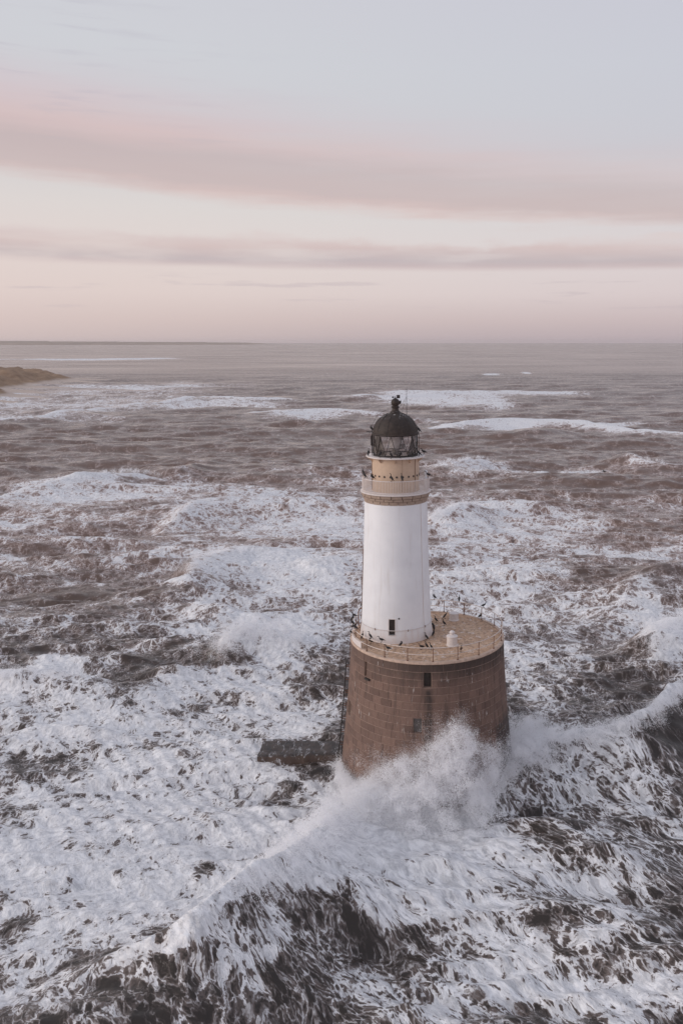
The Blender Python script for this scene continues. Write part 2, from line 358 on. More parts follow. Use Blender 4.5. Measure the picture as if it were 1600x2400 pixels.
def build_sea():
    # rows: distance from the camera's foot, closely spaced near, opening out to the horizon
    d = [26.0]
    while d[-1] < 24000:
        x = d[-1]
        d.append(x + min(max(.085, 0.145 * (x / 70) ** 1.3) * (1 + (x / 1500) ** 2), x * .06))
    d = np.array(d); NR = len(d); NC = 690
    s = np.linspace(-1, 1, NC); s = np.sign(s) * (np.abs(s) * .72 + .28 * np.abs(s) ** 3)
    half = 14 + d * .51
    print('sea rows', NR, 'cols', NC)
    X = (s[None, :] * half[:, None]) + CAM[0] - (d * .07)[:, None]
    Y = np.repeat((d + CAM[1])[:, None], NC, 1)
    D = np.repeat(d[:, None], NC, 1)
    sp = np.gradient(d)[:, None] * np.ones((1, NC))
    Z = np.zeros_like(X)
    # wind sea and swell: many trains, dropped where the sheet is too coarse for them
    r2 = np.random.default_rng(3)
    fields = [(vnoise(X / (2.6 * L), Y / L, 90 + i), vnoise(X / (3.2 * L) + 7, Y / L + X / (6 * L), 190 + i)) for i, L in enumerate((4.5, 9, 18, 36))]
    fade = 1 - .6 * sstep(D, 300, 1200)
    for k in range(34):
        lam = 1.5 * (24 / 1.5) ** (k / 33) * r2.uniform(.9, 1.1)
        th = R(r2.normal(-80, 24 - 13 * k / 33))
        ph = r2.uniform(0, 2 * PI); amp = .031 * lam ** .62
        kx, ky = math.cos(th) * 2 * PI / lam, math.sin(th) * 2 * PI / lam
        rows = int(np.searchsorted(sp[:, 0], lam / 2.5)) or 1
        sl = slice(0, min(rows + 1, NR))
        att = sstep(lam / sp[sl], 2.5, 5.0) * fade[sl]
        fi = int(np.clip(round(math.log2(lam * 2.6 / 4.5)), 0, 3))
        na, nb = fields[fi][k % 2][sl], fields[fi][(k + 1) % 2][sl]
        phase = kx * X[sl] + ky * Y[sl] + ph + 2.4 * nb
        sn = np.sin(phase)
        Z[sl] += att * amp * (1 + 1.3 * na) * ((1 - 2 * np.abs(np.sin(phase / 2 + .3)) + .35 * sn) if k % 2 else sn)
    # long swell
    sw = np.sin(2 * PI * (Y * .9 + X * .22) / 46 + 3 * vnoise(X / 90, Y / 90, 5)) * .35
    ph2 = PI * (Y * .96 + X * .12) / 27 + 2.2 * vnoise(X / 70 + 3, Y / 40, 15)
    sw = sw * (1 + 1.6 * sstep(D, 75, 140)) + (.5 - np.abs(np.sin(ph2))) * 1.1 * sstep(D, 80, 150) * (1 + 1.2 * vnoise(X / 60, Y / 45, 16)) * (1 - .6 * sstep(D, 400, 1200))
    Z += sw * sstep(27 / sp, 2.5, 5)
    # foam coverage --------------------------------------------------
    wx = X + 6 * (D / 90) * fbm(X / (9 * D / 90), Y / (14 * D / 90), 3, 31)
    wy = Y + 9 * (D / 90) * fbm(X / (9 * D / 90) + 50, Y / (14 * D / 90), 3, 37)
    C = np.where(D < 200, .25, .25 - .23 * sstep(D, 170, 300))
    C = C - .02
    for (px, py, rx, ry, val, wt) in BLOBS:
        c = place(px, py); e = place(px + rx, py); a = abs(e[0] - c[0])
        y1 = place(px, min(py + ry, 2600)); y0 = place(px, max(py - ry, 806)); up = y0[1] - c[1]; dn = c[1] - y1[1]
        r0, r1 = np.searchsorted(Y[:, 0], [c[1] - 2.6 * dn - 12, c[1] + 2.6 * up + 12]); sl = slice(r0, r1)
        dyv = (wy[sl] - c[1]) / np.where(wy[sl] > c[1], up, dn)
        q = ((wx[sl] - c[0]) / a) ** 2 + dyv ** 2
        wgt = wt * np.exp(-(q / 1.25) ** 2)
        C[sl] = C[sl] * (1 - wgt) + val * wgt
    crestfoam = np.zeros_like(X)
    ridge = np.zeros_like(X)
    lump = .6 * fbm(X / 2.2, Y / 2.2, 4, 61)
    for ci, c in enumerate(CRESTS):
        P = np.array(c['w']); m = 4 * max(c['near'], c['far'])
        idx = (X > P[:, 0].min() - m) & (X < P[:, 0].max() + m) & (Y > P[:, 1].min() - m) & (Y < P[:, 1].max() + m)
        if not idx.any(): continue
        xs = X[idx] + 1.2 * fbm(X[idx] / 5, Y[idx] / 5, 3, 70 + ci); ys = Y[idx] + 1.2 * fbm(X[idx] / 5 + 9, Y[idx] / 5, 3, 75 + ci)
        dd, side, fr = polydist(xs, ys, P)
        dirx = P[-1, 0] - P[0, 0]
        near = side > 0 if dirx > 0 else side < 0        # the side towards the camera
        arc = np.r_[0, np.cumsum(np.hypot(*(P[1:, :2] - P[:-1, :2]).T))]; hh = np.interp(fr, arc / arc[-1], P[:, 2])
        wn = np.where(near, c['near'], c['far'])
        prof = np.where(near, np.exp(-(dd / wn) ** 1.35), np.exp(-(dd / wn) ** 2))
        prof = prof - .12 * np.exp(-((dd - 2.4 * wn) / wn) ** 2) * near
        hgt = hh * prof
        ridge[idx] = np.maximum(ridge[idx], hgt) + np.minimum(hgt, 0)
        if c['foam'] > 0:
            nz = fbm(X[idx] / 1.8, Y[idx] / 1.8, 4, 81 + ci)
            cf = c['foam'] * np.where(near, np.exp(-(dd / (wn * c.get('lip', .55))) ** 2), np.exp(-(dd / (wn * .6)) ** 2)) * np.clip(hh / 2.0, 0, 1)
            cf = np.clip(cf * (1 + .8 * nz), 0, 1)
            crestfoam[idx] = np.maximum(crestfoam[idx], cf)
    # the smooth dark shoulder of the near wave at the right and the streaked shoulder at lower left keep little foam
    C = np.maximum(C, crestfoam)
    C += (.34 * fbm(X / 40, Y / 17, 4, 43) * sstep(D, 80, 140) + .28 * fbm(X / 11, Y / 7, 4, 41)) * (C > .05) + .10 * fbm(X / 2.6, Y / 3, 3, 47)
    C = np.clip(C, 0, 1)
    keep = 1 - .5 * np.clip(ridge / 2, 0, 1)
    Z = Z * keep + ridge
    # churned water is lumpy
    churn = sstep(C, .6, .95) * sstep(2.0 / sp, 2, 6)
    Z += churn * .42 * fbm(X / 2.4, Y / 2.4, 4, 51, .45)
    # rises against the foot of the tower
    rb = np.hypot(X, Y)
    C = np.clip(C + .35 * np.exp(-((rb - 7.6) / .7) ** 2) * (.6 + 1.2 * fbm(X, Y, 2, 99)), 0, 1)
    # earth's curvature is left out; the sheet only has to meet the sky
    verts = np.empty((NR * NC, 3), np.float32)
    verts[:, 0] = X.ravel(); verts[:, 1] = Y.ravel(); verts[:, 2] = Z.ravel()
    i = np.arange(NR - 1)[:, None] * NC + np.arange(NC - 1)[None, :]
    quads = np.stack([i, i + 1, i + 1 + NC, i + NC], -1).reshape(-1, 4).astype(np.int32)
    me = bpy.data.meshes.new('sea')
    me.vertices.add(len(verts)); me.vertices.foreach_set('co', verts.ravel())
    me.loops.add(quads.size); me.loops.foreach_set('vertex_index', quads.ravel())
    me.polygons.add(len(quads)); me.polygons.foreach_set('loop_start', np.arange(0, quads.size, 4, dtype=np.int32))
    me.update(calc_edges=True)
    me.shade_smooth()
    at = me.attributes.new('foam', 'FLOAT', 'POINT'); at.data.foreach_set('value', C.ravel().astype(np.float32))
    # pattern coordinates: foam on the near wave's back is drawn out away from its crest
    a = np.array([27.0, 12.0]); b = np.array([-16.0, -24.0]); t = (a - b) / np.linalg.norm(a - b); nrm = np.array([t[1], -t[0]])
    u = (X - a[0]) * t[0] + (Y - a[1]) * t[1]; v = (X - a[0]) * nrm[0] + (Y - a[1]) * nrm[1]
    vv = np.where(v > 0, v / 2.0, v)
    at = me.attributes.new('flow', 'FLOAT_VECTOR', 'POINT')
    fl = np.stack([u, vv, np.zeros_like(u)], -1).astype(np.float32); at.data.foreach_set('vector', fl.ravel())
    at = me.attributes.new('far', 'FLOAT', 'POINT'); at.data.foreach_set('value', D.ravel().astype(np.float32))
    return me, (X, Y, Z, C)

def sea_material():
    m, gg = material('sea_water')
    foamA = gg.n('ShaderNodeAttribute', attribute_name='foam').outputs['Fac']
    flow = gg.n('ShaderNodeAttribute', attribute_name='flow').outputs['Vector']
    farA = gg.n('ShaderNodeAttribute', attribute_name='far').outputs['Fac']
    pos = gg.n('ShaderNodeNewGeometry').outputs['Position']
    wn = gg.noise(flow, .22, 2, .5, out=1)
    warp = gg.vm('MULTIPLY', gg.vm('SUBTRACT', wn, (.5, .5, .5)), (3.0, 3.0, 0))
    wn2 = gg.noise(flow, 1.0, 4, .6, out=1)
    warp2 = gg.vm('MULTIPLY', gg.vm('SUBTRACT', wn2, (.5, .5, .5)), (1.0, 1.0, 0))
    q = gg.vm('ADD', gg.vm('ADD', flow, warp), warp2)
    n1 = gg.noise(flow, .26, 6, .6)
    def web(sc, wd): return gg.ss(gg.n('ShaderNodeTexVoronoi', feature='DISTANCE_TO_EDGE', ins={'Vector': q, 'Scale': sc}).outputs[0], 0.0, wd, 1, 0)
    l1, l2, l3, l4 = web(.50, .40), web(1.15, .40), web(2.9, .42), web(6.5, .45)
    n1s = gg.lin(n1, .28, .72)
    fine = gg.noise(q, 3.8, 6, .70)
    lacy = gg.ss(gg.n('ShaderNodeSeparateXYZ', ins={0: flow}).outputs[1], -1.0, 2.0)     # torn into webs on the back of the near wave
    parts = [(n1s, .44, .27), (l1, .20, .20), (l2, .21, .27), (l3, .15, .26), (gg.m('SUBTRACT', l4, .45), .12, .20), (gg.m('SUBTRACT', fine, .5), .30, .34)]
    pat = 0.0
    for sock, w0, w1 in parts: pat = gg.m('ADD', pat, gg.m('MULTIPLY', sock, gg.lin(lacy, 0, 1, w0, w1)))
    pat = gg.m('SUBTRACT', pat, gg.m('MULTIPLY', lacy, .085))
    # coverage -> threshold
    thr = gg.lin(foamA, 0, 1, .99, .285)
    diff = gg.m('SUBTRACT', pat, thr)
    foam = gg.m('ADD', gg.ss(diff, -.02, .045, 0, .74), gg.ss(diff, .0, .22, 0, .26))
    thread = gg.m('MULTIPLY', gg.ss(gg.m('ADD', l3, gg.m('MULTIPLY', gg.m('SUBTRACT', fine, .5), 1.2)), .80, 1.1, 0, .45), gg.ss(diff, -.22, -.02))
    foam = gg.m('MAXIMUM', foam, thread)
    halo = gg.ss(diff, -.34, .10)            # aerated, milky water round the foam; its pink tint paints in sky glints
    bn = gg.noise(pos, 1.5, 5, .62)
    bn2 = gg.noise(gg.vm('MULTIPLY', pos, (.8, 1.0, 1.0)), .35, 4, .6)
    farw = gg.ss(farA, 60, 900)
    h = gg.m('ADD', gg.m('MULTIPLY', bn, gg.lin(farw, 0, 1, .10, .10)), gg.m('MULTIPLY', bn2, gg.lin(farw, 0, 1, .22, .55)))
    nrm = bump(gg, h, 1.0, .75)
    fnrm = bump(gg, gg.noise(flow, 2.2, 4, .6), .22, .8)
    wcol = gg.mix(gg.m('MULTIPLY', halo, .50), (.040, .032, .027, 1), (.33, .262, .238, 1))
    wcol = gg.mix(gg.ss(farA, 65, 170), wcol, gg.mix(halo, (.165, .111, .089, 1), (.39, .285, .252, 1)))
    paws = gg.noise(gg.vm('MULTIPLY', pos, (.0030, .0065, 0)), 1.0, 6, .62)
    wrough = gg.m('ADD', gg.lin(farw, 0, 1, .09, .22), gg.m('MULTIPLY', gg.lin(paws, .3, .7, -.06, .10), gg.ss(farA, 250, 900)))
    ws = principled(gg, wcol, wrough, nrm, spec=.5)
    wp = ws.node; wp.inputs['IOR'].default_value = 1.33
    fcol = gg.mix(gg.lin(gg.noise(q, 1.9, 6, .70), .36, .60), gg.mix(lacy, (.58, .58, .59, 1), (.47, .47, .48, 1)), (.89, .885, .885, 1))
    fs = principled(gg, fcol, .75, fnrm, spec=.25)
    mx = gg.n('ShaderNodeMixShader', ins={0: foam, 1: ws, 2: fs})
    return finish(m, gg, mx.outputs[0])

sea_me, SEA = build_sea()
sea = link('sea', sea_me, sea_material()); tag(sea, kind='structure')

def sea_height(x, y):
    X, Y, Z, C = SEA
    r = int(np.clip(np.searchsorted(Y[:, 0], y), 0, Y.shape[0] - 1)); k = int(np.clip(np.searchsorted(X[r], x), 0, X.shape[1] - 1))
    return float(Z[r, k])


# ================================================================== MATERIALS
def mat_simple(name, color, rough=.6, metal=0.0, var=.15, scale=6.0, spec=.4, bmp=.004):
    m, gg = material(name)
    pos = gg.n('ShaderNodeNewGeometry').outputs['Position']
    n = gg.noise(pos, scale, 5, .6)
    f = gg.lin(n, .25, .75)
    c = gg.mix(f, tuple(k * (1 - var) for k in color) + (1,), tuple(min(1, k * (1 + var)) for k in color) + (1,))
    return finish(m, gg, principled(gg, c, rough, bump(gg, n, bmp), metal, spec))

def mat_granite():
    m, gg = material('brown_granite')
    pos = gg.n('ShaderNodeNewGeometry').outputs['Position']
    rnd = gg.n('ShaderNodeAttribute', attribute_name='shade', attribute_type='OBJECT').outputs['Fac']
    sp_ = gg.n('ShaderNodeSeparateXYZ', ins={0: pos}); px, py, pz = sp_.outputs
    n = gg.noise(pos, 9, 6, .65); n2 = gg.noise(pos, 1.1, 4, .6)
    c = gg.mix(gg.lin(n, .3, .7), (.148, .092, .072, 1), (.215, .138, .109, 1))
    c = gg.mix(gg.lin(n2, .35, .7, 0, .5), c, (.185, .120, .095, 1))
    c = gg.mix(1.0, c, gg.ramp(rnd, [(0, (.74, .73, .74)), (.3, (.93, .93, .93)), (1, (1.10, 1.09, 1.08))]), 'MULTIPLY')
    # weathering: black run-off below the parapet, a stain below the window, weed at the seaward foot
    sv = gg.noise(gg.vm('MULTIPLY', pos, (2.2, 2.2, .16)), 1.3, 4, .65)
    top = gg.m('MULTIPLY', gg.ss(gg.m('ADD', pz, gg.m('MULTIPLY', sv, 2.6)), 10.6, 12.6), gg.ss(px, -6.5, 1.0, .35, 1.0))
    wx = gg.m('ADD', px, gg.m('MULTIPLY', gg.m('SUBTRACT', gg.noise(pos, 1.6, 3), .5), .5))
    win = gg.m('MULTIPLY', gg.ss(gg.m('ABSOLUTE', gg.m('SUBTRACT', wx, WIN_X + .08)), .55, .12), gg.m('MULTIPLY', gg.ss(pz, WIN_Z + .1, WIN_Z - .4), gg.ss(pz, WIN_Z - 7.0, WIN_Z - 2.5)))
    win = gg.m('MULTIPLY', win, gg.ss(sv, .3, .55, .45, 1))
    weed = gg.m('MULTIPLY', gg.ss(gg.m('ADD', px, gg.m('MULTIPLY', sv, 1.6)), 6.25, 6.75), gg.ss(gg.m('ADD', pz, gg.m('MULTIPLY', sv, -3.4)), 4.2, 3.2))
    wet = gg.m('MULTIPLY', gg.ss(gg.m('ADD', pz, gg.m('MULTIPLY', n2, 1.5)), 2.4, .9), .55)
    streak = gg.ss(sv, .52, .68, 0, .5)
    dark = gg.m('MAXIMUM', gg.m('MAXIMUM', gg.m('MULTIPLY', top, .85), gg.m('MULTIPLY', win, .92)), gg.m('MAXIMUM', gg.m('MULTIPLY', weed, .88), gg.m('MAXIMUM', wet, streak)))
    c = gg.mix(dark, c, (.040, .030, .026, 1))
    guano = gg.m('MULTIPLY', gg.ss(gg.noise(gg.vm('MULTIPLY', pos, (5.0, 5.0, .8)), 1.0, 3, .6), .63, .70), gg.ss(gg.noise(pos, .5, 2), .48, .60))
    c = gg.mix(gg.m('MULTIPLY', guano, .75), c, (.66, .63, .6, 1))
    rough = gg.lin(dark, 0, 1, .78, .55)
    return finish(m, gg, principled(gg, c, rough, bump(gg, n, .03, .8), 0, .35))

def mat_mortar():
    m, gg = material('pale_mortar')
    pos = gg.n('ShaderNodeNewGeometry').outputs['Position']
    n = gg.noise(pos, 3, 5, .6)
    sv = gg.noise(gg.vm('MULTIPLY', pos, (2.2, 2.2, .16)), 1.3, 4, .65)
    c = gg.mix(gg.lin(n, .3, .7), (.23, .155, .122, 1), (.38, .28, .228, 1))
    c = gg.mix(gg.ss(sv, .5, .7, 0, .6), c, (.14, .09, .07, 1))
    return finish(m, gg, principled(gg, c, .85, None, 0, .3))

def mat_white_tower():
    m, gg = material('white_limewash')
    pos = gg.n('ShaderNodeNewGeometry').outputs['Position']
    pz = gg.n('ShaderNodeSeparateXYZ', ins={0: pos}).outputs[2]
    n = gg.noise(pos, .8, 5, .6); nv = gg.noise(gg.vm('MULTIPLY', pos, (3, 3, .25)), 1.0, 4, .6); nf = gg.noise(pos, 14, 4, .6)
    c = gg.mix(gg.lin(n, .3, .7), (.735, .745, .765, 1), (.80, .81, .825, 1))
    c = gg.mix(gg.ss(nv, .54, .74, 0, .34), c, (.60, .56, .53, 1))
    # splash-worn, rust-pink paint round the foot
    foot = gg.m('MULTIPLY', gg.ss(gg.m('ADD', pz, gg.m('MULTIPLY', gg.m('SUBTRACT', nv, .5), 2.2)), 13.0, 11.7), .55)
    c = gg.mix(foot, c, (.62, .50, .44, 1))
    return finish(m, gg, principled(gg, c, .55, bump(gg, nf, .006), 0, .4))

def mat_deck():
    m, gg = material('deck_stone')
    pos = gg.n('ShaderNodeNewGeometry').outputs['Position']
    sp_ = gg.n('ShaderNodeSeparateXYZ', ins={0: pos}); px, py, pz = sp_.outputs
    n = gg.noise(pos, .7, 5, .62, .6); n2 = gg.noise(pos, 4, 6, .65)
    c = gg.mix(gg.lin(n, .32, .68), (.44, .27, .17, 1), (.60, .42, .29, 1))
    c = gg.mix(gg.ss(n2, .44, .64, 0, .75), c, (.22, .14, .098, 1))
    c = gg.mix(gg.ss(gg.noise(gg.vm('MULTIPLY', pos, (1, .6, 1)), 2.3, 6, .7, .5), .56, .66, 0, .8), c, (.72, .65, .60, 1))
    return finish(m, gg, principled(gg, c, .75, bump(gg, n2, .02), 0, .35))

def mat_dome():
    m, gg = material('weathered_bronze')
    pos = gg.n('ShaderNodeNewGeometry').outputs['Position']
    sp_ = gg.n('ShaderNodeSeparateXYZ', ins={0: pos}); px, py, pz = sp_.outputs
    n = gg.noise(pos, 2.2, 6, .7); nf = gg.noise(pos, 12, 5, .7); nv = gg.noise(gg.vm('MULTIPLY', pos, (6, 6, 1.2)), 1.0, 4, .6)
    c = gg.mix(gg.lin(n, .3, .7), (.017, .013, .011, 1), (.058, .042, .034, 1))
    c = gg.mix(gg.ss(nf, .56, .7, 0, .6), c, (.14, .115, .10, 1))
    dro = gg.m('MULTIPLY', gg.ss(nv, .55, .66), gg.m('MULTIPLY', gg.ss(pz, 29.9, 30.4), gg.ss(pz, 30.75, 30.5)))
    c = gg.mix(gg.m('MULTIPLY', dro, .85), c, (.6, .58, .56, 1))
    return finish(m, gg, principled(gg, c, .62, bump(gg, nf, .02), .15, .4))

def mat_glass():
    m, gg = material('lantern_glass')
    tr = gg.n('ShaderNodeBsdfTransparent', ins={0: (.93, .93, .94, 1)}).outputs[0]
    gl = gg.n('ShaderNodeBsdfGlossy', ins={0: (1, 1, 1, 1), 1: .03}).outputs[0]
    fr = gg.n('ShaderNodeFresnel', ins={0: 1.5}).outputs[0]
    mx = gg.n('ShaderNodeMixShader', ins={0: fr, 1: tr, 2: gl})
    salt = gg.n('ShaderNodeBsdfDiffuse', ins={0: (.62, .55, .50, 1)}).outputs[0]
    pos = gg.n('ShaderNodeNewGeometry').outputs['Position']
    k = gg.ss(gg.noise(pos, 1.6, 4, .6), .45, .8, .02, .16)
    mx2 = gg.n('ShaderNodeMixShader', ins={0: k, 1: mx.outputs[0], 2: salt})
    return finish(m, gg, mx2.outputs[0])

# ================================================================== THE LIGHTHOUSE
DECK = 11.7
TC = (-2.63, 0.8)                                 # axis of the white tower, off the centre of the base
def r_base(z): return 6.44 + 1.04 * max(0.0, (DECK - z) / DECK) ** 1.35
def r_tower(z):
    t = (z - DECK) / 11.5
    return 3.0 - .40 * t + .10 * max(0, 1 - t * 6) ** 2 - .03 * math.sin(PI * t)
def ray_hit(px, py, c, rf, z0, z1):
    """where the line of sight meets an upright round wall"""
    best = None
    for z in np.arange(z1, z0, -.01):
        p = place(px, py, z)
        if math.hypot(p[0] - c[0], p[1] - c[1]) <= rf(z): return p
    return place(px, py, z0)
def ang(p, c=(0, 0)): return math.atan2(p[1] - c[1], p[0] - c[0])

# openings: angle range and height range
def opening(x0, x1, y0, y1, c, rf, z0, z1):
    a = ray_hit(x0, (y0 + y1) / 2, c, rf, z0, z1); b = ray_hit(x1, (y0 + y1) / 2, c, rf, z0, z1)
    t = ray_hit((x0 + x1) / 2, y0, c, rf, z0, z1); u = ray_hit((x0 + x1) / 2, y1, c, rf, z0, z1)
    return [ang(a, c), ang(b, c), u[2], t[2]]
W1 = opening(992, 1010.6, 1584, 1609, (0, 0), r_base, 0, 11.7)
W2 = opening(967, 988, 1700, 1724, (0, 0), r_base, 0, 11.7)
W3 = opening(853, 859, 1560, 1587, (0, 0), r_base, 0, 11.7)
W4 = opening(815, 822, 1645, 1671, (0, 0), r_base, 0, 11.7)
TW = opening(911, 925, 1452, 1489, TC, r_tower, 11.7, 23)
CH = .62; NCO = 22; Z0 = DECK - .18 - NCO * CH
for h_ in (W1, W2, W3, W4):
    k_ = max(2, round((h_[3] - h_[2]) / CH)); h_[2] = Z0 + round((h_[2] - Z0) / CH) * CH; h_[3] = h_[2] + k_ * CH
WIN_X = r_base(9) * math.cos((W1[0] + W1[1]) / 2); WIN_Z = W1[2]
print('openings', W1, W2, W3, W4, TW)
M = dict(granite=mat_granite(), mortar=mat_mortar(), white=mat_white_tower(), deck=mat_deck(), dome=mat_dome(), glass=mat_glass())
M['tan'] = mat_simple('ochre_paint', (.53, .395, .290), .55, var=.07, scale=3)
M['cornice'] = mat_simple('pinkish_granite', (.35, .265, .21), .75, var=.22, scale=7, bmp=.015)
M['pale'] = mat_simple('pale_paint', (.66, .60, .57), .55, var=.12, scale=8)
M['railwhite'] = mat_simple('chipped_white_rail_paint', (.62, .53, .47), .55, var=.3, scale=5)
M['rust'] = mat_simple('rusty_iron', (.16, .078, .048), .75, var=.4, scale=11)
M['iron'] = mat_simple('dark_iron', (.032, .026, .024), .6, var=.3, scale=9)
M['void'] = mat_simple('dark_opening_fill', (.045, .036, .032), .6, var=.3, scale=5)  # dark colour stands in for the unlit depth of windows and vent holes
M['lens'] = mat_simple('lens_optic', (.55, .52, .50), .15, var=.1, scale=5, spec=.8)
M['inside'] = mat_simple('lantern_floor', (.60, .48, .40), .6, var=.1)
M['grey'] = mat_simple('grey_board', (.17, .155, .145), .6, var=.15, scale=4)

lh = empty('lighthouse')
tag(lh, 'white lighthouse with dark domed lantern on a broad brown granite drum in the surf', 'lighthouse')

def holed_wall(rf, zs, holes, c, nseg, depth):
    """round wall with rectangular openings and their reveals"""
    th = list(np.linspace(-PI, PI, nseg + 1)[:-1])
    for h in holes: th += [h[0], h[1]]; zs = list(zs) + [h[2], h[3]]
    th = sorted(th); zs = sorted(zs)
    th = [t for i, t in enumerate(th) if i == 0 or t - th[i - 1] > 1e-5]; zs = [z for i, z in enumerate(zs) if i == 0 or z - zs[i - 1] > 1e-5]
    mb = MB(); nt_ = len(th)
    vs = [(c[0] + rf(z) * math.cos(t), c[1] + rf(z) * math.sin(t), z) for z in zs for t in th]; fs = []
    for k in range(len(zs) - 1):
        for i in range(nt_):
            j = (i + 1) % nt_; tm = (th[i] + (th[j] if j else th[0] + 2 * PI)) / 2; zm = (zs[k] + zs[k + 1]) / 2
            if any(h[0] < tm < h[1] and h[2] < zm < h[3] for h in holes): continue
            fs.append((k * nt_ + i, k * nt_ + j, (k + 1) * nt_ + j, (k + 1) * nt_ + i))
    mb.add(vs, fs)
    for h in holes:
        q = [(h[0], h[2]), (h[1], h[2]), (h[1], h[3]), (h[0], h[3])]
        o = [(c[0] + rf(z) * math.cos(t), c[1] + rf(z) * math.sin(t), z) for t, z in q]
        n = [(c[0] + (rf(z) - depth) * math.cos(t), c[1] + (rf(z) - depth) * math.sin(t), z) for t, z in q]
        mb.add(o + n, [(0, 1, 5, 4), (1, 2, 6, 5), (2, 3, 7, 6), (3, 0, 4, 7)])
    return mb
def pane_in(h, rf, c, depth, grow=.02):
    q = [(h[0] - grow / 7, h[2] - grow), (h[1] + grow / 7, h[2] - grow), (h[1] + grow / 7, h[3] + grow), (h[0] - grow / 7, h[3] + grow)]
    mb = MB()
    f = [(c[0] + (rf(z) - depth) * math.cos(t), c[1] + (rf(z) - depth) * math.sin(t), z) for t, z in q]
    b = [(c[0] + (rf(z) - depth - .06) * math.cos(t), c[1] + (rf(z) - depth - .06) * math.sin(t), z) for t, z in q]
    return mb.add(f + b, [(0, 1, 2, 3), (7, 6, 5, 4), (0, 4, 5, 1), (1, 5, 6, 2), (2, 6, 7, 3), (3, 7, 4, 0)])
def frame_on(h, rf, c, wdt=.09, proud=.05, deep=.12):
    """four bars round an opening"""
    mb = MB(); rm = rf((h[2] + h[3]) / 2); wa = wdt / rm
    def bar(t0, t1, z0, z1):
        v = []
        for rr in (proud, -deep):
            for (t, z) in ((t0, z0), (t1, z0), (t1, z1), (t0, z1)):
                v.append((c[0] + (rf(z) + rr) * math.cos(t), c[1] + (rf(z) + rr) * math.sin(t), z))
        mb.add(v, [(0, 1, 2, 3), (7, 6, 5, 4), (0, 4, 5, 1), (1, 5, 6, 2), (2, 6, 7, 3), (3, 7, 4, 0)])
    bar(h[0] - wa, h[0], h[2] - wdt, h[3] + wdt); bar(h[1], h[1] + wa, h[2] - wdt, h[3] + wdt)
    bar(h[0], h[1], h[2] - wdt, h[2]); bar(h[0], h[1], h[3], h[3] + wdt)
    return mb

# ---- granite drum: mortar core, then the stones one by one
holes = [W1, W2, W3, W4]
core = holed_wall(lambda z: r_base(z) - .018, list(np.linspace(-2.2, DECK - .16, 26)), holes, (0, 0), 96, .45).build('granite_base', M['mortar'], lh, angle=60)
UNITS = 132
def stone_mesh(z0, z1, ha, gap=.021, ch=.014):
    za, zb = z0 + gap, z1 - gap; h2 = ha - .55 * gap / r_base(z0)
    def p(rr, t, z): return (rr * math.cos(t), rr * math.sin(t), z)
    v = []
    for z in (za + ch, zb - ch):
        for t in (-h2 + ch / 7, 0, h2 - ch / 7): v.append(p(r_base(z), t, z))
    for rr_off in (ch, .09):
        for z in (za, zb):
            for t in (-h2, 0, h2): v.append(p(r_base(z) - rr_off, t, z))
    f = [(0, 1, 4, 3), (1, 2, 5, 4)]
    def ringf(a, b):   # loops of six around the face
        la = [a + i for i in (0, 1, 2, 5, 4, 3)]; lb = [b + i for i in (0, 1, 2, 5, 4, 3)]
        return [(lb[i], lb[(i + 1) % 6], la[(i + 1) % 6], la[i]) for i in range(6)]
    f += ringf(0, 6) + ringf(6, 12)
    me = bpy.data.meshes.new('stone_block'); me.from_pydata(v, [], f); me.materials.append(M['granite'])
    return me
stones = []; cache = {}
rs = random.Random(11)
for k in range(NCO):
    z0 = Z0 + k * CH; z1 = z0 + CH
    off = rs.uniform(0, 2 * PI); u = 0
    while u < UNITS:
        n = rs.choice((2, 3, 3, 3, 4))
        if UNITS - u - n < 2: n = UNITS - u
        a0 = off + u * 2 * PI / UNITS; a1 = off + (u + n) * 2 * PI / UNITS; u += n
        segs = [(a0, a1)]
        for h in holes:
            if h[3] < z0 + .08 or h[2] > z1 - .08: continue
            out = []
            for (s0, s1) in segs:
                sh = round(((s0 + s1) / 2 - (h[0] + h[1]) / 2) / (2 * PI)) * 2 * PI
                b0, b1 = h[0] + sh - .002, h[1] + sh + .002
                if s1 <= b0 or s0 >= b1: out.append((s0, s1)); continue
                if b0 - s0 > .03: out.append((s0, b0))
                if s1 - b1 > .03: out.append((b1, s1))
            segs = out
        for (s0, s1) in segs: stones.append((k, z0, z1, s0, s1, n if len(segs) == 1 and (s0, s1) == (a0, a1) else 0))
def stone_rank(s):
    t = (s[3] + s[4]) / 2; z = (s[1] + s[2]) / 2; r = r_base(z)
    p = np.array([r * math.cos(t), r * math.sin(t), z]); v = CAM - p; dist = np.linalg.norm(v)
    facing = (v[0] * math.cos(t) + v[1] * math.sin(t)) / dist
    score = facing * (s[4] - s[3]) * r / dist
    # stones behind the surf or under water show nothing
    if z < .6 or (z < 2.2 and math.cos(t) > -.6): score *= .05
    return -score
stones.sort(key=stone_rank)
rest = MB(); rest_n = 0
for i, (k, z0, z1, s0, s1, n) in enumerate(stones):
    key = (k, round(s1 - s0, 5))
    if key not in cache: cache[key] = stone_mesh(z0, z1, (s1 - s0) / 2)
    me = cache[key]; t = (s0 + s1) / 2; sc = 1 + rs.uniform(-.0006, .0022)
    if i < 300:
        o = bpy.data.objects.new('stone_block', me); col.objects.link(o); o.parent = core
        o.rotation_euler = (0, 0, t); o.scale = (sc, sc, 1); o['shade'] = rs.random()
    else:
        if z1 < -1.4: continue
        co, si = math.cos(t) * sc, math.sin(t) * sc
        rest.add([(v.co.x * co - v.co.y * si, v.co.x * si + v.co.y * co, v.co.z) for v in me.vertices], [tuple(p.vertices) for p in me.polygons])
ro = rest.build('stonework', M['granite'], core, smooth=False); ro['kind'] = 'stuff'; ro['shade'] = .5
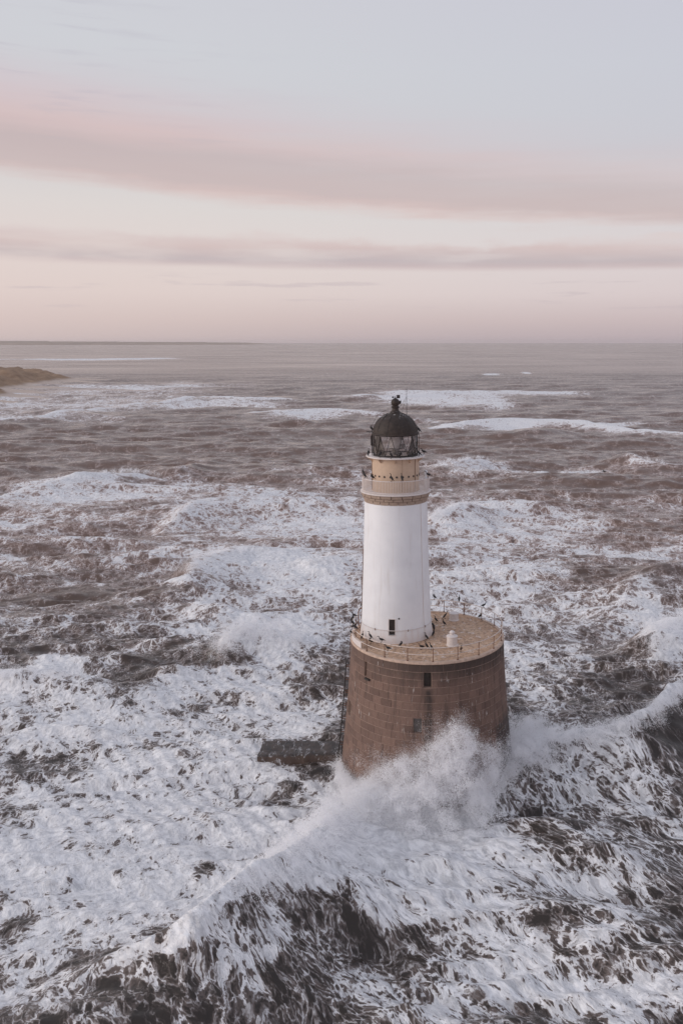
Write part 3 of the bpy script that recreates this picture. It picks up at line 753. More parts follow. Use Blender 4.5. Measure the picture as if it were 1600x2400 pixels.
for h in (W1, W2, W3, W4):
    wdw = pane_in(h, r_base, (0, 0), .40).build('window', M['grey'] if h in (W2, W4) else M['void'], core, smooth=False)
# sill under the narrow left slit, its little drain spout
sl = MB(); t = W3[1] + .03; sl.box(((r_base(W3[2]) + .06) * math.cos(t), (r_base(W3[2]) + .06) * math.sin(t), W3[2] - .1), (.22, .55, .14), t)
sl.build('sill', M['iron'], core, smooth=False)

# ---- deck
MB().lathe([(0.02, DECK), (3.0, DECK + .012), (6.20, DECK - .01), (6.22, DECK - .6)], 96).build('deck', M['deck'], lh)
MB().lathe([(6.21, DECK - .4), (6.21, DECK + .05), (6.47, DECK + .05), (6.50, DECK + .02), (6.50, DECK - .14), (6.40, DECK - .2)], 120).build('coping', mat_simple('worn_coping_stone', (.50, .37, .29), .8, var=.3, scale=3, bmp=.02), lh, angle=50)

# ---- deck railing
RR = 6.33; NP = 20; rail_top = DECK + 1.16; rail_mid = DECK + .60
rail = MB().ring(RR, rail_top, .035, seg=120).build('deck_railing', M['railwhite'], lh)
MB().ring(RR, rail_mid, .030, seg=120).build('rail', M['railwhite'], rail)
pm = MB().tube([(RR, 0, DECK + .03), (RR, 0, rail_top - .02)], .034, 6).box((RR, 0, DECK + .07), (.13, .13, .05)).mesh('post')
pm.materials.append(M['rust'])
for k in range(NP):
    o = bpy.data.objects.new('post', pm); col.objects.link(o); o.parent = rail; o.rotation_euler = (0, 0, 2 * PI * k / NP + .06)
# a flat sheet lashed to the rail at the left
a0, a1 = ang(place(836, 1500, DECK)), ang(place(857, 1520, DECK))
if a1 < a0: a1 += 2 * PI
if a0 < 0: a0 += 2 * PI; a1 += 2 * PI
sh = MB(); nq = 6; vs = []
for rr in (6.40, 6.43):
    for z in (DECK + .10, DECK + .60):
        for i in range(nq + 1):
            tt = a0 + (a1 - a0) * i / nq; vs.append((rr * math.cos(tt), rr * math.sin(tt), z))
m1 = nq + 1; fs = []
for i in range(nq):
    fs += [(i, i + 1, m1 + i + 1, m1 + i), (2 * m1 + i + 1, 2 * m1 + i, 3 * m1 + i, 3 * m1 + i + 1), (m1 + i, m1 + i + 1, 3 * m1 + i + 1, 3 * m1 + i), (i + 1, i, 2 * m1 + i, 2 * m1 + i + 1)]
sh.add(vs, fs).build('board', M['pale'], rail)
# davit beside the ladder head
dv = place(840, 1467, DECK)
MB().tube([(dv[0], dv[1], DECK), (dv[0], dv[1], DECK + 1.25), (dv[0] + .1, dv[1], DECK + 1.55), (dv[0] + .35, dv[1] + .05, DECK + 1.68), (dv[0] + .6, dv[1] + .1, DECK + 1.6)], .055, 8).build('davit', M['rust'], lh)

# ---- white vents on the deck
def vent(p, r, h, knob):
    prof = [(r * 1.12, DECK - .01), (r * 1.1, DECK + .06), (r, DECK + .1), (r, DECK + h * .82), (r * 1.1, DECK + h * .84), (r * 1.1, DECK + h * .92), (r * .75, DECK + h), (.16, DECK + h + .04)]
    if knob: prof += [(.15, DECK + h + .1), (.22, DECK + h + .18), (.22, DECK + h + .28), (.12, DECK + h + .36), (.02, DECK + h + .38)]
    else: prof += [(.02, DECK + h + .05)]
    return MB().lathe(prof, 28, (p[0], p[1])).build('deck_vent', M['pale'], lh)
vent(place(1058.5, 1512, DECK), .43, .88, True)
vent(place(1063, 1453, DECK), .41, .72, False)

# ---- the white tower
tz = list(np.linspace(DECK - .02, 23.25, 22))
tower = holed_wall(r_tower, tz, [TW], TC, 80, .3).build('tower', M['white'], lh, angle=60)
win = frame_on(TW, r_tower, TC, .055, .03, .1).build('window', M['pale'], tower, smooth=False)
pane_in(TW, r_tower, TC, .2).build('pane', M['void'], tower, smooth=False)
pz = ray_hit(918, 1478, TC, r_tower, 11.7, 23)[2]
pr = MB().ring(r_tower(pz) + .06, pz, .028, TC, 90); pr.build('pipe', M['pale'], tower)
for t in (-PI / 2 + .35, -PI / 2 + .95, -PI / 2 - .6): MB().box((TC[0] + (r_tower(pz) + .03) * math.cos(t), TC[1] + (r_tower(pz) + .03) * math.sin(t), pz - .03), (.1, .07, .14), t).build('bracket', M['rust'], tower, smooth=False)
ca = ang(ray_hit(988, 1320, TC, r_tower, 11.7, 23), TC)
cs = [(TC[0] + (r_tower(z) + .015) * math.cos(ca), TC[1] + (r_tower(z) + .015) * math.sin(ca), z) for z in np.linspace(DECK + .02, 23.2, 16)]
MB().tube(cs, .022, 5).build('lightning_conductor', M['pale'], tower)
ca2 = PI - .03
cs = [(TC[0] + (r_tower(z) + .05) * math.cos(ca2), TC[1] + (r_tower(z) + .05) * math.sin(ca2), z) for z in np.linspace(DECK + .02, 19, 12)]
MB().tube(cs, .028, 5).build('downpipe', M['rust'], tower)
wl = ray_hit(934.5, 1450, TC, r_tower, 11.7, 23); MB().box((wl[0], wl[1], wl[2]), (.12, .12, .12)).build('bolt', M['iron'], tower, smooth=False)

# ---- cornice of cut stones under the gallery
def cstone(prof, ha, gap=.03):
    v = []; n = len(prof)
    for t in (-ha + gap / 2.7, 0, ha - gap / 2.7):
        for (r, z) in prof: v.append((r * math.cos(t), r * math.sin(t), z))
    f = []
    for q in range(2):
        for i in range(n): j = (i + 1) % n; f.append((q * n + i, (q + 1) * n + i, (q + 1) * n + j, q * n + j))
    f += [tuple(range(n)), tuple(2 * n + i for i in range(n - 1, -1, -1))]
    me = bpy.data.meshes.new('cornice_stone'); me.from_pydata(v, [], f); me.materials.append(M['cornice']); return me
cor = MB().lathe([(2.4, 23.1), (2.56, 23.16), (2.58, 23.5), (2.66, 23.52), (2.68, 23.85), (2.70, 23.98), (2.2, 23.99)], 72, TC).build('cornice', M['mortar'], lh)
for (prof, num, o0) in (([(2.45, 23.155), (2.585, 23.155), (2.62, 23.20), (2.65, 23.47), (2.45, 23.48)], 22, .1),
                        ([(2.45, 23.50), (2.72, 23.50), (2.74, 23.52), (2.76, 23.67), (2.45, 23.68)], 22, .24),
                        ([(2.45, 23.70), (2.78, 23.70), (2.83, 23.76), (2.86, 23.94), (2.45, 23.95)], 20, .05)):
    me = cstone(prof, PI / num)
    for k in range(num):
        o = bpy.data.objects.new('cornice_stone', me); col.objects.link(o); o.parent = cor; o.location = (TC[0], TC[1], 0); o.rotation_euler = (0, 0, o0 + 2 * PI * k / num)
MB().lathe([(1.8, 23.96), (2.90, 23.97), (2.93, 24.00), (2.93, 24.06), (2.88, 24.09), (1.8, 24.09)], 80, TC).build('gallery_floor', M['pale'], lh)

# ---- gallery railing with upright balusters
GR = 2.76; gt = 25.16
gr = MB().ring(GR, gt, .035, TC, 90).build('gallery_railing', M['pale'], lh)
MB().ring(GR, 24.17, .025, TC, 90).build('rail', M['pale'], gr)
bm_ = MB().tube([(GR, 0, 24.09), (GR, 0, gt)], .019, 5).mesh('baluster'); bm_.materials.append(M['pale'])
for k in range(132):
    o = bpy.data.objects.new('baluster', bm_); col.objects.link(o); o.parent = gr; o.location = (TC[0], TC[1], 0); o.rotation_euler = (0, 0, 2 * PI * k / 132)

# ---- ochre drum below the lantern
DR = 1.95
drum = MB().lathe([(DR + .04, 24.09), (DR + .04, 24.2), (DR, 24.22), (DR, 26.86)], 72, TC).build('lantern_drum', M['tan'], lh, angle=40)
vz = place_y(828, 1119, TC[1] - DR)[2]
for k in range(24):
    t = 2 * PI * k / 24 + .07
    MB().tube([(TC[0] + (DR - .02) * math.cos(t), TC[1] + (DR - .02) * math.sin(t), vz), (TC[0] + (DR + .025) * math.cos(t), TC[1] + (DR + .025) * math.sin(t), vz)], .085, 12).build('vent_hole', M['void'], drum)
for t in (-PI / 2 + .95, -PI / 2 - 1.35, -PI / 2 + .3):
    MB().tube([(TC[0] + (DR + .03) * math.cos(t), TC[1] + (DR + .03) * math.sin(t), z) for z in (24.1, 25.5, 26.85)], .02 if t != -PI / 2 + .3 else .008, 5).build('conduit', M['rust'], drum)

# ---- upper gallery plate and brackets
ug = MB().lathe([(1.7, 26.85), (2.38, 26.86), (2.42, 26.88), (2.42, 26.95), (2.38, 26.97), (1.7, 26.97)], 80, TC).build('lantern_gallery', M['pale'], lh)
for k in range(10):
    t = 2 * PI * k / 10 + .32
    b = MB(); c_, s_ = math.cos(t), math.sin(t)
    pts = [(DR, 26.84), (2.34, 26.84), (2.34, 26.80), (DR + .05, 26.50), (DR, 26.50)]
    v = [];
    for w_ in (-.03, .03): v += [(TC[0] + r * c_ - w_ * s_, TC[1] + r * s_ + w_ * c_, z) for r, z in pts]
    b.add(v, [(0, 1, 2, 3, 4), (9, 8, 7, 6, 5)] + [(i, i + 5, (i + 1) % 5 + 5, (i + 1) % 5) for i in range(5)])
    b.build('bracket', M['tan'], ug, smooth=False)

# ---- lantern: triangular panes in a lattice of slanting bars
LR, lz0, lz1 = 1.80, 26.97, 28.74
lan = MB().lathe([(LR + .05, lz0), (LR + .05, lz0 + .12), (LR - .05, lz0 + .13), (LR - .05, lz0)], 72, TC)
lan.lathe([(LR + .06, lz1 - .1), (LR + .06, lz1), (LR - .05, lz1), (LR - .05, lz1 - .1)], 72, TC)
lan = lan.build('lantern', M['iron'], lh, angle=40)
NN = 12
def lp(k, z, r=LR): t = PI / NN * k - PI / 2 - .18; return (TC[0] + r * math.cos(t), TC[1] + r * math.sin(t), z)
for k in range(2 * NN):
    top0 = k % 2 == 0
    za, zb = (lz1 - .06, lz0 + .1) if top0 else (lz0 + .1, lz1 - .06)
    MB().tube([lp(k, za, LR + .02), lp(k + 1, zb, LR + .02)], .019, 6).build('glazing_bar', M['iron'], lan)
    a, b, c_ = lp(k, za), lp(k + 1, zb), lp(k + 2, za)
    q = MB(); off = .012
    ins = [tuple(x * (1 - off / 1.8) + cc * off / 1.8 for x, cc in zip(p, (TC[0], TC[1], p[2]))) for p in (a, b, c_)]
    pf = [(0, 1, 2), (5, 4, 3), (0, 3, 4, 1), (1, 4, 5, 2), (2, 5, 3, 0)]
    q.add([a, b, c_] + ins, [t_[::-1] for t_ in pf] if top0 is False else pf).build('pane', M['glass'], lan, smooth=False)
# the optic and its pedestal
MB().lathe([(0.02, lz0 + .04), (1.7, lz0 + .03)], 40, TC).build('lantern_floor', M['inside'], lan)
op = MB().lathe([(.55, lz0 + .03), (.55, lz0 + .12), (.30, lz0 + .2), (.30, lz0 + .45), (.62, lz0 + .5), (.62, lz0 + .56), (.02, lz0 + .57)], 28, TC).build('pedestal', M['grey'], lan)
prof = []
for i in range(11):
    z = lz0 + .58 + i * .09; r = .46 + .08 * math.sin(PI * i / 10); prof += [(r, z), (r + .05, z + .035), (r, z + .085)]
MB().lathe(prof + [(.02, prof[-1][1] + .05)], 32, TC).build('optic', M['lens'], lan)
for (ox, oy, zz) in ((.62, -.35, lz0 + .75), (.5, -.2, lz0 + 1.45)):
    MB().lathe([(.02, zz - .2)] + [p for i in range(4) for p in ((.12, zz - .2 + i * .11), (.2, zz - .16 + i * .11), (.12, zz - .12 + i * .11))] + [(.02, zz + .22)], 18, (TC[0] + ox, TC[1] + oy)).build('lamp', M['grey'], lan)

# ---- dome, ventilator ball and vane
dprof = [(1.93, 28.70), (1.95, 28.74), (1.93, 28.80), (1.86, 28.82)]
for i in range(1, 15):
    a = R(4 + i * 4.95); dprof.append((1.87 * math.cos(a), 28.74 + 1.74 * math.sin(a)))
dome = MB().lathe([(1.6, 28.70)] + dprof + [(.50, 30.42), (.46, 30.47)], 64, TC).build('dome', M['dome'], lh, angle=40)
for k in range(12):
    t = 2 * PI * k / 12 + .2
    MB().tube([(TC[0] + (r + .008) * math.cos(t), TC[1] + (r + .008) * math.sin(t), z) for r, z in dprof[4:]], .018, 4).build('rib', M['dome'], dome)
MB().lathe([(.52, 30.38), (.53, 30.42), (.42, 30.50), (.30, 30.62), (.265, 30.72), (.265, 30.82), (.35, 30.85), (.36, 30.90), (.30, 30.94), (.25, 30.97), (.25, 31.02), (.32, 31.10), (.355, 31.22), (.355, 31.30), (.32, 31.42), (.23, 31.52), (.12, 31.58), (.10, 31.62), (.02, 31.63)], 32, TC).build('ventilator_ball', M['dome'], dome)
X0, Y0 = TC
MB().tube([(X0 - .02, Y0, 31.6), (X0 - .02, Y0, 31.76)], .02, 6).tube([(X0 - .22, Y0, 31.68), (X0 + .16, Y0, 31.68)], .015, 6).lathe([(.005, 31.60), (.06, 31.63), (.08, 31.68), (.06, 31.73), (.005, 31.76)], 12, (X0 - .2, Y0)).build('vane_arm', M['iron'], dome)
MB().box((X0 + .25, Y0, 31.73), (.28, .05, .27)).build('vane_plate', M['iron'], dome, smooth=False)
MB().add([(X0 + .32, Y0 - .03, 31.12), (X0 + .46, Y0 - .03, 31.16), (X0 + .50, Y0 - .03, 31.42), (X0 + .34, Y0 - .03, 31.40), (X0 + .32, Y0 + .05, 31.12), (X0 + .46, Y0 + .05, 31.16), (X0 + .50, Y0 + .05, 31.42), (X0 + .34, Y0 + .05, 31.40)],
         [(0, 1, 2, 3), (7, 6, 5, 4), (0, 4, 5, 1), (1, 5, 6, 2), (2, 6, 7, 3), (3, 7, 4, 0)]).build('vent_cowl', M['iron'], dome, smooth=False)
ma = (X0 + .92, Y0 + .25)
mast = MB().tube([(ma[0], ma[1], 30.2), (ma[0], ma[1], 31.3), (ma[0], ma[1], 32.42)], [.022, .018, .012], 6)
mast.tube([(ma[0] - .05, ma[1], 32.27), (ma[0] + .05, ma[1], 32.27)], .025, 5).build('aerial_mast', M['iron'], lh)
for e in ((X0 + .34, Y0 - .05, 30.88), (X0 + .52, Y0 - .1, 30.45)): MB().tube([(ma[0], ma[1], 31.7), e], .009, 4).build('stay_wire', M['iron'], lh)
hoop = [place_y(820 + x / 7.127, 900 + y / 7.127, Y0) for x, y in ((705, 415), (620, 428), (530, 470), (450, 540), (400, 620), (372, 690), (362, 740), (362, 800))]
MB().tube(hoop, .011, 4).build('cable', M['iron'], lh)
hl = place_y(820 + 320 / 7.127, 900 + 800 / 7.127, Y0)
MB().ring(.26, hl[2], .02, (hl[0], hl[1]), 24).tube([(hl[0] + .26, hl[1], hl[2]), (X0 - 1.85, Y0, hl[2])], .02, 5).build('hoop_bracket', M['iron'], lh)
bp = place_y(820 + 365 / 7.127, 900 + 945 / 7.127, Y0 - .1)
MB().box((bp[0], bp[1], bp[2]), (.2, .16, .80)).tube([(bp[0] + .05, bp[1], bp[2] - 1.05), (bp[0] + .05, bp[1], bp[2] + .6)], .03, 6).build('aerial_panel', M['iron'], lh, smooth=False)
for t in (-.05, .06, PI + .12):
    MB().tube([(X0 + 1.93 * math.cos(t), Y0 + 1.93 * math.sin(t), 26.97), (X0 + 1.93 * math.cos(t), Y0 + 1.93 * math.sin(t), 28.72)], .022, 5).build('handrail', M['iron'], lan)
fl = place_y(820 + 1258 / 7.127, 900 + 1580 / 7.127, Y0)
MB().lathe([(.16, 24.1), (.16, 25.1), (.1, 25.15), (.1, 25.3), (.17, 25.35), (.17, 25.62), (.03, 25.72)], 16, (fl[0], fl[1])).build('beacon_lamp', M['white'], lh)

# ---- ladder on the left flank
lad = MB()
la = PI + .03
def lpt(z, off, side): r = r_base(z) + off; t = la + side / 7.2; return (r * math.cos(t), r * math.sin(t), z)
for sd in (-.22, .22): lad.tube([lpt(z, .34, sd) for z in (9.35, 7.5, 5.5, 3.5, 1.6, .2)], .045, 6)
lad.tube([lpt(9.35, .34, -.22), lpt(9.6, .2, -.22), lpt(9.6, -.02, -.22)], .035, 5)
lad = lad.build('ladder', M['iron'], lh)
for i in range(28): z = .5 + i * .32; MB().tube([lpt(z, .34, -.22), lpt(z, .34, .22)], .022, 5).build('rung', M['rust'], lad)
for z in (9.0, 7.85, 6.7, 5.5, 4.3, 3.1, 1.9):
    for sd in (-.22, .22): MB().tube([lpt(z, .34, sd), lpt(z, -.05, sd)], .035, 5).build('stand_off', M['rust'], lad)
MB().tube([lpt(DECK + .02, .06, -.3), lpt(11, .08, -.3), lpt(10.2, .08, -.3), lpt(9.6, .1, -.3)], .03, 5).build('downpipe', M['rust'], lad)

# ================================================================== LANDING SLAB
def landing():
    m, gg = material('wet_weedy_stone')
    pos = gg.n('ShaderNodeNewGeometry').outputs['Position']
    n = gg.noise(pos, 1.4, 6, .65); n2 = gg.noise(gg.vm('MULTIPLY', pos, (1.4, .55, 1)), 2.2, 6, .68, 1.0)
    c = gg.mix(gg.lin(n, .3, .7), (.028, .024, .022, 1), (.085, .058, .044, 1))
    c = gg.mix(gg.ss(gg.n('ShaderNodeSeparateXYZ', ins={0: pos}).outputs[2], .16, .02, 0, .6), c, (.095, .055, .038, 1))
    water = gg.ss(n2, .55, .70, 0, .8)          # water running off, white with air
    c = gg.mix(water, c, (.62, .62, .64, 1))
    mt = finish(m, gg, principled(gg, c, .38, bump(gg, n, .05), 0, .5))
    cs = [place(618, 1735, .50), place(800, 1735, .55), place(800, 1766, .24), place(603, 1773, .16)]
    nx, ny = 56, 22; mb = MB(); vs = []
    rr = random.Random(5)
    for j in range(ny + 1):
        for i in range(nx + 1):
            u, v = i / nx, j / ny
            p = (1 - v) * ((1 - u) * cs[0] + u * cs[1]) + v * ((1 - u) * cs[3] + u * cs[2])
            x = np.array([p[0]]); y = np.array([p[1]])
            z = p[2] + .06 * float(fbm(x / .9, y / .9, 4, 21)[0]) - .10 * (v > .96) - .10 * (v < .04)
            ex = .10 * float(fbm(x * 2, y * 2, 2, 22)[0])
            vs.append((p[0] + ex, p[1] + ex, z))
    fs = [(j * (nx + 1) + i, (j + 1) * (nx + 1) + i, (j + 1) * (nx + 1) + i + 1, j * (nx + 1) + i + 1) for j in range(ny) for i in range(nx)]
    b = [j * (nx + 1) for j in range(ny + 1)] + [ny * (nx + 1) + i for i in range(1, nx + 1)] + [j * (nx + 1) + nx for j in range(ny - 1, -1, -1)] + [i for i in range(nx - 1, 0, -1)]
    base_i = len(vs)
    for q in b: x, y, z = vs[q]; vs.append((x + rr.uniform(-.06, .06), y - .05, -1.6))
    for i in range(len(b)): j = (i + 1) % len(b); fs.append((b[i], base_i + i, base_i + j, b[j]))
    o = mb.add(vs, fs).build('stone_landing', mt, None, angle=50)
    tag(o, 'dark wet stone landing slab running out left from the foot of the drum', 'landing')
landing()

# ================================================================== LAND IN THE DISTANCE
def land_material():
    m, gg = material('dune_grass_and_sand')
    geo = gg.n('ShaderNodeNewGeometry'); pos = geo.outputs['Position']
    pz = gg.n('ShaderNodeSeparateXYZ', ins={0: pos}).outputs[2]
    n = gg.noise(pos, .02, 6, .65); nf = gg.noise(pos, .15, 5, .65)
    grass = gg.mix(gg.lin(nf, .3, .7), (.23, .145, .092, 1), (.40, .275, .185, 1))
    grass = gg.mix(gg.ss(n, .45, .65, 0, .6), grass, (.28, .19, .125, 1))
    sand = gg.mix(n, (.50, .40, .33, 1), (.62, .52, .45, 1))
    c = gg.mix(gg.ss(gg.m('ADD', pz, gg.m('MULTIPLY', nf, 2.5)), 2.3, 4.2), sand, grass)
    return finish(m, gg, principled(gg, c, .85, bump(gg, nf, 1.2), 0, .2))
LAND = land_material()
def headland():
    # shoreline from the photo: the near edge, then the spit, then back along the far side
    near = [place(x, y)[:2] for x, y in ((-260, 990), (-120, 955), (-20, 936), (40, 932), (78, 926), (60, 915), (105, 906), (150, 899), (212, 891))]
    far = [(-330, 790), (-430, 900), (-620, 1150), (-1200, 1700)]
    shore = smooth_line([*near, *far], 4)
    nx, ny = 240, 240
    X, Y = np.meshgrid(np.linspace(-1500, -250, nx), np.linspace(330, 1800, ny))
    # finer near the tip
    X = -250 - (np.linspace(0, 1, nx) ** 1.7 * 1250)[None, :] * np.ones((ny, 1)); Y = 330 + (np.linspace(0, 1, ny) ** 1.5 * 1500)[:, None] * np.ones((1, nx))
    d, side, fr = polydist(X, Y, shore)
    poly = np.vstack([np.array(shore), [[-3000, 1700], [-3000, 200], [near[0][0], 200]]])
    inside = np.zeros(X.shape, bool)
    for i in range(len(poly)):
        x1, y1 = poly[i]; x2, y2 = poly[(i + 1) % len(poly)]
        cond = ((y1 > Y) != (y2 > Y)) & (X < (x2 - x1) * (Y - y1) / (y2 - y1 + 1e-12) + x1); inside ^= cond
    s = np.where(inside, d, -d)
    beach = np.clip(s * .035, -3, 1.8)
    dune = sstep(s, 8, 42) * (7.5 + 3.5 * sstep(s, 60, 160)) * (1 + .55 * fbm(X / 45, Y / 60, 4, 8)) + sstep(s, 8, 30) * 5.0 * fbm(X / 16, Y / 16, 5, 9, .62)
    Z = beach + np.maximum(dune, -.2) * inside + .3 * fbm(X / 20, Y / 20, 3, 12) * (s > -5)
    me = bpy.data.meshes.new('headland')
    v = np.stack([X, Y, Z], -1).reshape(-1, 3)
    i = np.arange(ny - 1)[:, None] * nx + np.arange(nx - 1)[None, :]
    q = np.stack([i, i + nx, i + nx + 1, i + 1], -1).reshape(-1, 4)
    keepq = (v[q, 2].max(1) > -1.5)
    me.from_pydata(v.tolist(), [], q[keepq].tolist()); me.shade_smooth()
    tag(link('headland', me, LAND), kind='structure')
headland()
def far_coast():
    nx = 160; xs = np.linspace(-9500, -2250, nx); vs = []
    prof = [(0, -2), (40, 3), (200, 22), (700, .8), (1500, 1.0), (3000, 1.0)]
    t = (xs + 9500) / 7250
    h = (50 + 16 * fbm(xs / 900, xs * 0, 4, 3) + 8 * fbm(xs / 160, xs * 0, 3, 4)) * (1 - .55 * sstep(t, .25, .95)) * sstep(t, 1.0, .93)
    y0 = 8200 + 2600 * t + 250 * fbm(xs / 700, xs * 0, 3, 6)
    for k, (dy_, f) in enumerate(((0, -3), (60, 2), (160, .55), (600, .85), (1400, 1.0), (3200, 1.0))):
        for i in range(nx): vs.append((xs[i], y0[i] + dy_, f if k < 2 else h[i] * f * (1 + .15 * math.sin(i * 1.7 + k))))
    fs = [(k * nx + i, k * nx + i + 1, (k + 1) * nx + i + 1, (k + 1) * nx + i) for k in range(5) for i in range(nx - 1)]
    me = bpy.data.meshes.new('coast'); me.from_pydata(vs, [], fs); me.shade_smooth()
    tag(link('distant_coast', me, mat_simple('haze_lightened_grass', (.36, .285, .225), .9, var=.15, scale=.004, bmp=0.0)), kind='structure')  # grass colour lightened to paint in the fading of distant haze
far_coast()

# ================================================================== BIRDS
def cormorant_mesh(pose):
    # spine: x forward, z up, half width, half height; feet at the origin
    S = dict(
        up=[(-.36, .10, .03, .010), (-.26, .17, .055, .020), (-.17, .25, .08, .065), (-.07, .34, .115, .11), (.02, .44, .12, .12), (.09, .54, .085, .09), (.11, .63, .045, .05), (.10, .72, .034, .037), (.13, .80, .034, .036), (.19, .835, .040, .040), (.24, .835, .028, .028), (.28, .83, .014, .016), (.36, .825, .005, .006)],
        lean=[(-.50, .25, .03, .010), (-.38, .27, .055, .018), (-.26, .30, .085, .065), (-.12, .34, .12, .11), (.02, .37, .125, .12), (.13, .42, .09, .09), (.19, .50, .045, .05), (.22, .60, .034, .036), (.27, .67, .034, .036), (.33, .69, .040, .038), (.38, .685, .028, .027), (.42, .68, .014, .016), (.50, .675, .005, .006)],
        tuck=[(-.40, .16, .03, .010), (-.30, .21, .055, .020), (-.20, .28, .085, .07), (-.08, .36, .125, .12), (.04, .44, .13, .13), (.12, .52, .09, .10), (.13, .60, .055, .06), (.10, .655, .042, .044), (.05, .68, .044, .042), (-.01, .665, .034, .030), (-.05, .64, .016, .017), (-.11, .60, .005, .006)],
        stretch=[(-.42, .06, .03, .010), (-.32, .14, .055, .020), (-.22, .23, .08, .06), (-.10, .33, .11, .10), (.02, .44, .115, .11), (.12, .55, .075, .08), (.19, .66, .040, .042), (.25, .77, .032, .034), (.31, .86, .034, .036), (.36, .90, .038, .036), (.40, .925, .026, .024), (.43, .95, .013, .014), (.48, 1.00, .005, .005)])[pose]
    P = smooth_line([np.array(s) for s in S], 3); mb = MB(); seg = 10; vs = []; fs = []; n = len(P)
    for i in range(n):
        a = P[max(i - 1, 0)]; b = P[min(i + 1, n - 1)]; tx, tz_ = b[0] - a[0], b[1] - a[1]; l = math.hypot(tx, tz_); tx /= l; tz_ /= l
        x, z, hw, hh = P[i]; hw = max(hw, .004); hh = max(hh, .004)
        for k in range(seg):
            an = 2 * PI * k / seg; up = math.sin(an) * hh
            vs.append((x - tz_ * up, math.cos(an) * hw, z + tx * up))
    for i in range(n - 1):
        for k in range(seg): l = (k + 1) % seg; fs.append((i * seg + k, i * seg + l, (i + 1) * seg + l, (i + 1) * seg + k))
    fs += [tuple(range(seg)), tuple((n - 1) * seg + k for k in range(seg - 1, -1, -1))]
    mb.add(vs, fs)
    bz = .30 if pose != 'lean' else .29; bx = -.05
    for sd in (-1, 1):
        mb.tube([(bx, sd * .055, bz), (bx - .01, sd * .058, .14), (.0, sd * .06, .02)], [.032, .018, .014], 6)
        mb.add([(-.03, sd * .06, .012), (.10, sd * .06 - .045, .008), (.12, sd * .06, .012), (.10, sd * .06 + .045, .008), (-.03, sd * .06, 0), (.10, sd * .06 - .045, 0), (.12, sd * .06, 0), (.10, sd * .06 + .045, 0)],
               [(0, 1, 2), (0, 2, 3), (6, 5, 4), (7, 6, 4), (0, 4, 5, 1), (1, 5, 6, 2), (2, 6, 7, 3), (3, 7, 4, 0)])
        # folded wing lying against the flank
        i0 = 6; q = [P[j] for j in (4, 7, 10, 13, 16)]
        o = []; 
        for j, (x, z, hw, hh) in enumerate(q):
            hgt = (.02, .06, .09, .09, .03)[j]
            o += [(x, sd * (hw + .012), z + hgt * .55), (x, sd * (hw + .020), z - hgt * .1), (x - .02, sd * (hw * .86), z - hgt * .7)]
        f = []
        for j in range(4):
            for r_ in range(2): f.append((j * 3 + r_, j * 3 + r_ + 1, (j + 1) * 3 + r_ + 1, (j + 1) * 3 + r_))
        mb.add(o, f)
    return mb.mesh('cormorant', True, 60)
def mat_bird(name, breast):
    m, gg = material(name)
    tco = gg.n('ShaderNodeTexCoord').outputs['Object']
    n = gg.noise(tco, 18, 4, .6)
    c = gg.mix(gg.lin(n, .3, .7), (.012, .010, .010, 1), (.032, .026, .024, 1))
    s = gg.n('ShaderNodeSeparateXYZ', ins={0: tco}).outputs
    if breast: 
        br = gg.m('MULTIPLY', gg.ss(gg.m('SUBTRACT', s[0], gg.m('MULTIPLY', gg.m('SUBTRACT', s[2], .4), .5)), .03, .07), gg.m('MULTIPLY', gg.ss(s[2], .26, .32), gg.ss(s[2], .66, .60)))
        c = gg.mix(br, c, (.55, .52, .49, 1))
    if name == 'brown_feathers': c = gg.mix(.8, c, (.10, .06, .04, 1))
    beak = gg.ss(s[0], .30, .33, 0, .8)
    return finish(m, gg, principled(gg, c, .5, None, 0, .4))
BM = {'black': mat_bird('black_feathers', False), 'breast': mat_bird('black_and_white_feathers', True), 'brown': mat_bird('brown_feathers', False)}
bird_meshes = {}
def bird(px, py, support, face, pose, label, group, colr='black', scale=1.0):
    key = (pose, colr)
    if key not in bird_meshes:
        me = cormorant_mesh(pose); me.materials.append(BM[colr]); bird_meshes[key] = me
    if support == 'deck': z = DECK + .008; p = place(px, py, z)
    elif support == 'rail': z = rail_top + .034; p = place(px, py, z); a = ang(p); p = np.array([RR * math.cos(a), RR * math.sin(a), z])
    elif support == 'mid': z = rail_mid + .028; p = place(px, py, z); a = ang(p); p = np.array([RR * math.cos(a), RR * math.sin(a), z])
    elif support == 'kerb': z = DECK + .05; p = place(px, py, z); a = ang(p); p = np.array([6.40 * math.cos(a), 6.40 * math.sin(a), z])
    elif support == 'gal': z = gt + .034; p = place(px, py, z); a = ang(p, TC); p = np.array([TC[0] + GR * math.cos(a), TC[1] + GR * math.sin(a), z])
    elif support == 'plate':
        z = 26.97; p = place(px, py, z); a = ang(p, TC); r = min(2.32, max(1.98, math.hypot(p[0] - TC[0], p[1] - TC[1]))); p = np.array([TC[0] + r * math.cos(a), TC[1] + r * math.sin(a), z])
    elif support == 'dome': z = 28.80; a = ang(place(px, py, z), TC); a = 0 if math.cos(a) > 0 else PI; p = np.array([TC[0] + 1.90 * math.cos(a), TC[1] + 1.90 * math.sin(a), z])
    elif support == 'hoop': p = np.array([hl[0] + .2, hl[1] - .16, hl[2] + .02])
    elif support == 'davit': p = np.array([dv[0] + .35, dv[1] + .05, DECK + 1.735])
    o = bpy.data.objects.new('cormorant', bird_meshes[key]); col.objects.link(o)
    o.location = p; o.rotation_euler = (0, 0, R(face)); o.scale = (scale * .74,) * 3
    tag(o, label, 'bird', group)
    return o
GD, GL = 'cormorants on the deck of the granite drum', 'cormorants around the lantern'
GRL = 'cormorants on the deck rail'
